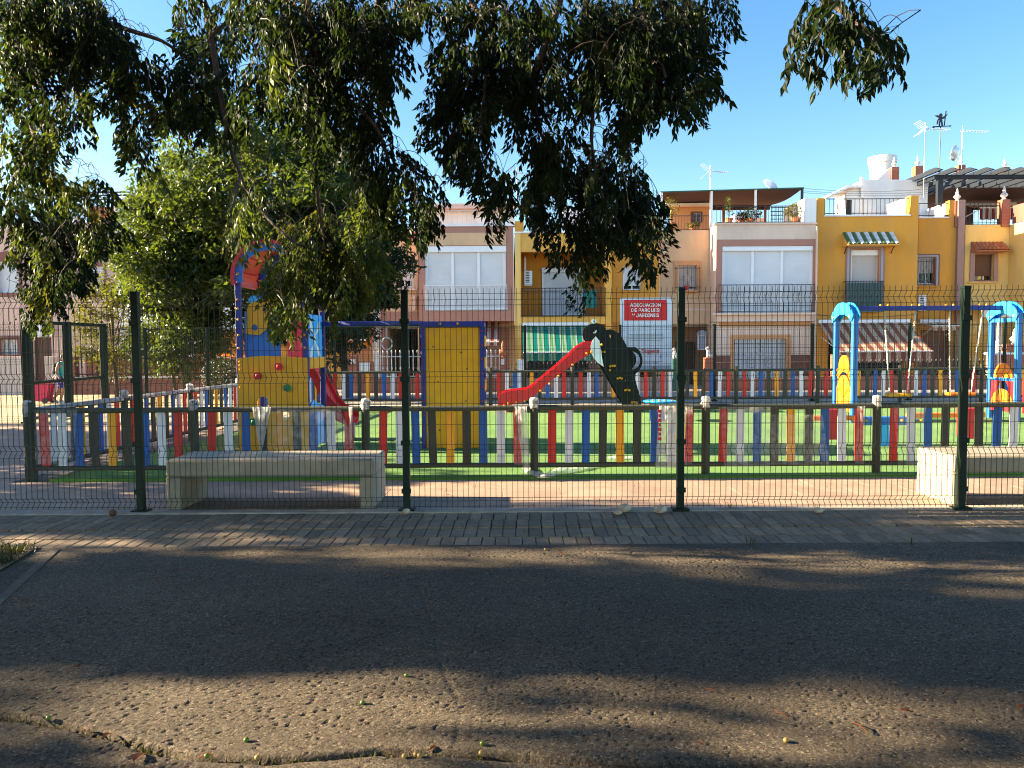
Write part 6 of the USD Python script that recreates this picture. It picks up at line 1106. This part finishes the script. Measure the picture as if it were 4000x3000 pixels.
def wrap(label, x, y, z0, z1, r, seed):
    n, k = 18, 7; a = np.zeros((k, n + 1, 3))
    for i in range(k):
        for j in range(n + 1):
            an = j / n * 2 * math.pi; rr = r * (1 + .12 * math.sin(an * 3 + i * 1.7 + seed)); rr *= 1 if i < k - 2 else (.8 if i == k - 2 else .15); a[i, j] = (x + rr * math.cos(an), y + rr * math.sin(an), z0 + (z1 - z0) * min(i, k - 2) / (k - 2) + (.012 if i == k - 1 else 0))
    w = (meshkit.fbm(a * 30 + seed, 2, seed) - .5)[..., None]; ctr = np.array([x, y, 0]); out = (a - ctr) * [1, 1, 0]; out /= np.linalg.norm(out, axis=2, keepdims=True) + 1e-9; a = a + out * w * .025; a[:, -1] = a[:, 0]
    i, j = np.meshgrid(np.arange(k - 1), np.arange(n), indexing='ij'); q = np.stack([i * (n + 1) + j, i * (n + 1) + j + 1, (i + 1) * (n + 1) + j + 1, (i + 1) * (n + 1) + j], -1).reshape(-1, 4)
    t = thing('post_wrap', label, 'plastic film', (x, y, z0)); MB().add(a.reshape(-1, 3), q).build('sheet', 'film', t, True)
for k, (x, lab) in enumerate(zip(NEARX[:6], ('left corner post', 'second post, before the side fence', 'post at the right end of the left bench', 'central post with the trailing film', 'post right of the second steel post', 'post before the swing set'))): wrap('crumpled white film cap on the ' + lab, x, 8.75, .80 if k else .74, .918, .053, k)
for k, y in enumerate(sy[1:4]): wrap('white film cap on the ' + ('nearest', 'middle', 'farther')[k] + ' post of the receding left fence', -5.5 + (y - 8.75) * .073, y, .82, .925, .056, 20 + k)
# rail sleeve on the receding fence
for k in range(3):
    ya, yb = sy[k] + .08, sy[k + 1] - .08; n = 14; a = np.zeros((n, 9, 3))
    for i in range(n):
        for j in range(9): an = math.radians(-20 + 220 * j / 8); y = ya + (yb - ya) * i / (n - 1); a[i, j] = (-5.5 + (y - 8.75) * .073 + .042 * math.cos(an), y, .805 + .04 * math.sin(an))
    crumple(('first', 'second', 'third')[k] + ' film sleeve along the top rail of the receding left fence', a, (0, 0, 1), 'film', .006, 40 + k)
# film lying on the turf by the central post, and below the left bench
def lying(label, pts, w, seed, z=.045):
    n = 40; p = np.array([G(*q)[:2] for q in pts]); tt = np.linspace(0, len(p) - 1, n); c = np.stack([np.interp(tt, np.arange(len(p)), p[:, k]) for k in range(2)], 1); d = np.gradient(c, axis=0); d /= np.linalg.norm(d, axis=1, keepdims=True); nn = np.c_[-d[:, 1], d[:, 0]]
    a = np.zeros((n, 12, 3)); ws = np.interp(np.linspace(0, 1, len(w)), np.linspace(0, 1, len(w)), w); wv = np.interp(np.linspace(0, 1, n), np.linspace(0, 1, len(w)), w)
    for j in range(12):
        s = j / 11 * 2 - 1; a[:, j, :2] = c + nn * (s * wv)[:, None]; a[:, j, 2] = z + (1 - s * s) * .05 * wv / max(w) + .03 * np.abs(meshkit.noise(np.c_[c * 20, np.full(n, j)], seed) - .5)
    crumple(label, a, (0, 0, 1), 'film', .02, seed)
lying('crumpled film trailing over the turf edge at the foot of the central post', [(2055, 1840), (2080, 1868), (2130, 1880), (2180, 1862), (2250, 1850), (2330, 1838), (2400, 1832)], [.05, .07, .05, .09, .08, .03, .01], 51)
lying('white film scrap lying on the turf under the left bench', [(1000, 1866), (1060, 1862), (1135, 1862)], [.03, .06, .02], 52)
lying('pale film piece lying on the turf behind the black pickets right of centre', [(2370, 1808), (2420, 1806), (2480, 1808)], [.02, .05, .02], 53)
tie = thing('warning_tape', 'torn red and white tape hanging beside the blue picket', 'tape', (P(2572, 1600, 8.68)[0], 8.68, .4)); tb = MB()
for i in range(7): a, b_ = P(2570 + (i % 2) * 3, 1600 + i * 18, 8.67), P(2580 - (i % 2) * 3, 1612 + i * 18, 8.67); tb.box(a[0], b_[0] + .012, 8.67, 8.675, b_[2], a[2])
tb.build('strip', 'sign_red', tie)
# stones at the fence foot
def stone(label, px, py, r, sc, seed, m='stone', name='stone', cat='stone'):
    c = G(px, py, .02); q = trimesh.creation.icosphere(subdivisions=2, radius=1.0); v = np.array(q.vertices); v *= (1 + .35 * (meshkit.fbm(v * 1.7 + seed, 3, seed) - .5))[:, None]
    t = thing(name, label, cat, c); MB().add(v * np.array(sc) * r + c + [0, 0, r * sc[2] * .7], q.faces).build('body', m, t, True)
stone('pale rounded stone, left of the pair by the middle steel post', 2440, 1996, .05, (1.2, .8, .8), 1); stone('small stone before the pale one at the fence foot', 2413, 2008, .035, (1.1, .8, .6), 2); stone('round stone just left of the second steel post foot', 2580, 2000, .05, (1.2, .8, .7), 3); stone('brown ball-like fruit on the kerb left of the first steel post', 440, 2012, .032, (1, 1, .95), 4, 'door', 'fallen_fruit', 'fruit'); stone('crumpled dry clod at the foot of the second steel post from left', 1588, 2004, .035, (1, .8, .7), 5); stone('dry brown clod on the kerb right of the fourth bay', 3196, 2000, .04, (1.1, .8, .6), 6)
# fallen leaves and berries
def ground_leaf(label, px, py, rot, s):
    c = G(px, py, .006); v, f = leaflet(.075, .03, .12, None); t = thing('fallen_leaf', label, 'leaf', c, 'fallen leaves on the path'); v = v - v.mean(0); v = v * [1, 1, 1.6]; MB().add(v * s + c + [0, 0, .012], f).build('blade', 'dryleaf', t); return t
lf = ground_leaf('small dry fallen leaf lying on the asphalt path', 3540, 2785, 0, .8)
for px, py in ((2180, 2150), (1512, 2254), (620, 2260), (455, 2382), (280, 2345), (178, 2372), (100, 2350), (60, 2345), (2735, 2905), (3990, 2770), (2350, 2020), (2395, 2026), (2530, 2020), (1060, 2075), (1720, 2075), (1490, 2062), (700, 2225), (880, 2100), (3040, 2130), (300, 2610), (130, 2800), (1260, 2620), (860, 1955), (870, 1958), (2190, 2165), (2330, 1950), (2620, 1920), (2950, 1965), (3230, 1905), (1750, 1935), (2080, 1975), (560, 1930), (330, 1960), (160, 1950), (3400, 1970), (2860, 1990), (1210, 1985), (2480, 1900), (60, 1915), (1850, 1905)): copy(lf, G(px, py, .006), random.uniform(0, 360), random.uniform(.5, .95))
for k, (px, py, s) in enumerate(((545, 2970, 1.5), (420, 2880, 1.0), (800, 2965, 1.1), (330, 2855, .9), (1690, 2930, .7))): copy(lf, G(px, py, -.005), random.uniform(0, 360), s)
def ground_berry(px, py, m, lab, grp): c = G(px, py, .0); t = thing('fallen_berry', lab, 'berry', c, grp); MB().ball(c + [0, 0, .009], .0105, 2, (1, 1, .95)).build('skin', m, t, True); return t
bg = ground_berry(1588, 2645, 'berry_g', 'small green berry fallen on the path', 'green berries on the path')
for px, py in ((962, 2898), (1885, 2912), (1612, 2092), (808, 2962), (1416, 2752), (190, 2812), (2048, 2078)): copy(bg, G(px, py, .0), 0)
by = ground_berry(1005, 2968, 'berry_y', 'small ripe yellow berry fallen on the path', 'yellow berries on the path')
for px, py in ((1580, 2962), (1625, 2955), (1880, 2950), (2130, 2150), (1640, 2960), (3070, 2900)): copy(by, G(px, py, .0), 0)
for k, (pa, pb) in enumerate((((2755, 2690), (2800, 2705)), ((3030, 2780), (3080, 2805)), ((3330, 2820), (3390, 2860)), ((660, 2205), (720, 2240)), ((2440, 2135), (2480, 2120)))):
    a, b_ = G(*pa, .012), G(*pb, .01); MB().tube([a, (a + b_) / 2 + [0, 0, .008], b_], .0022, 4).build('straw', 'dryleaf', None, label='thin dry straw stalk lying on the path', cat='straw', group='straw stalks on the path')
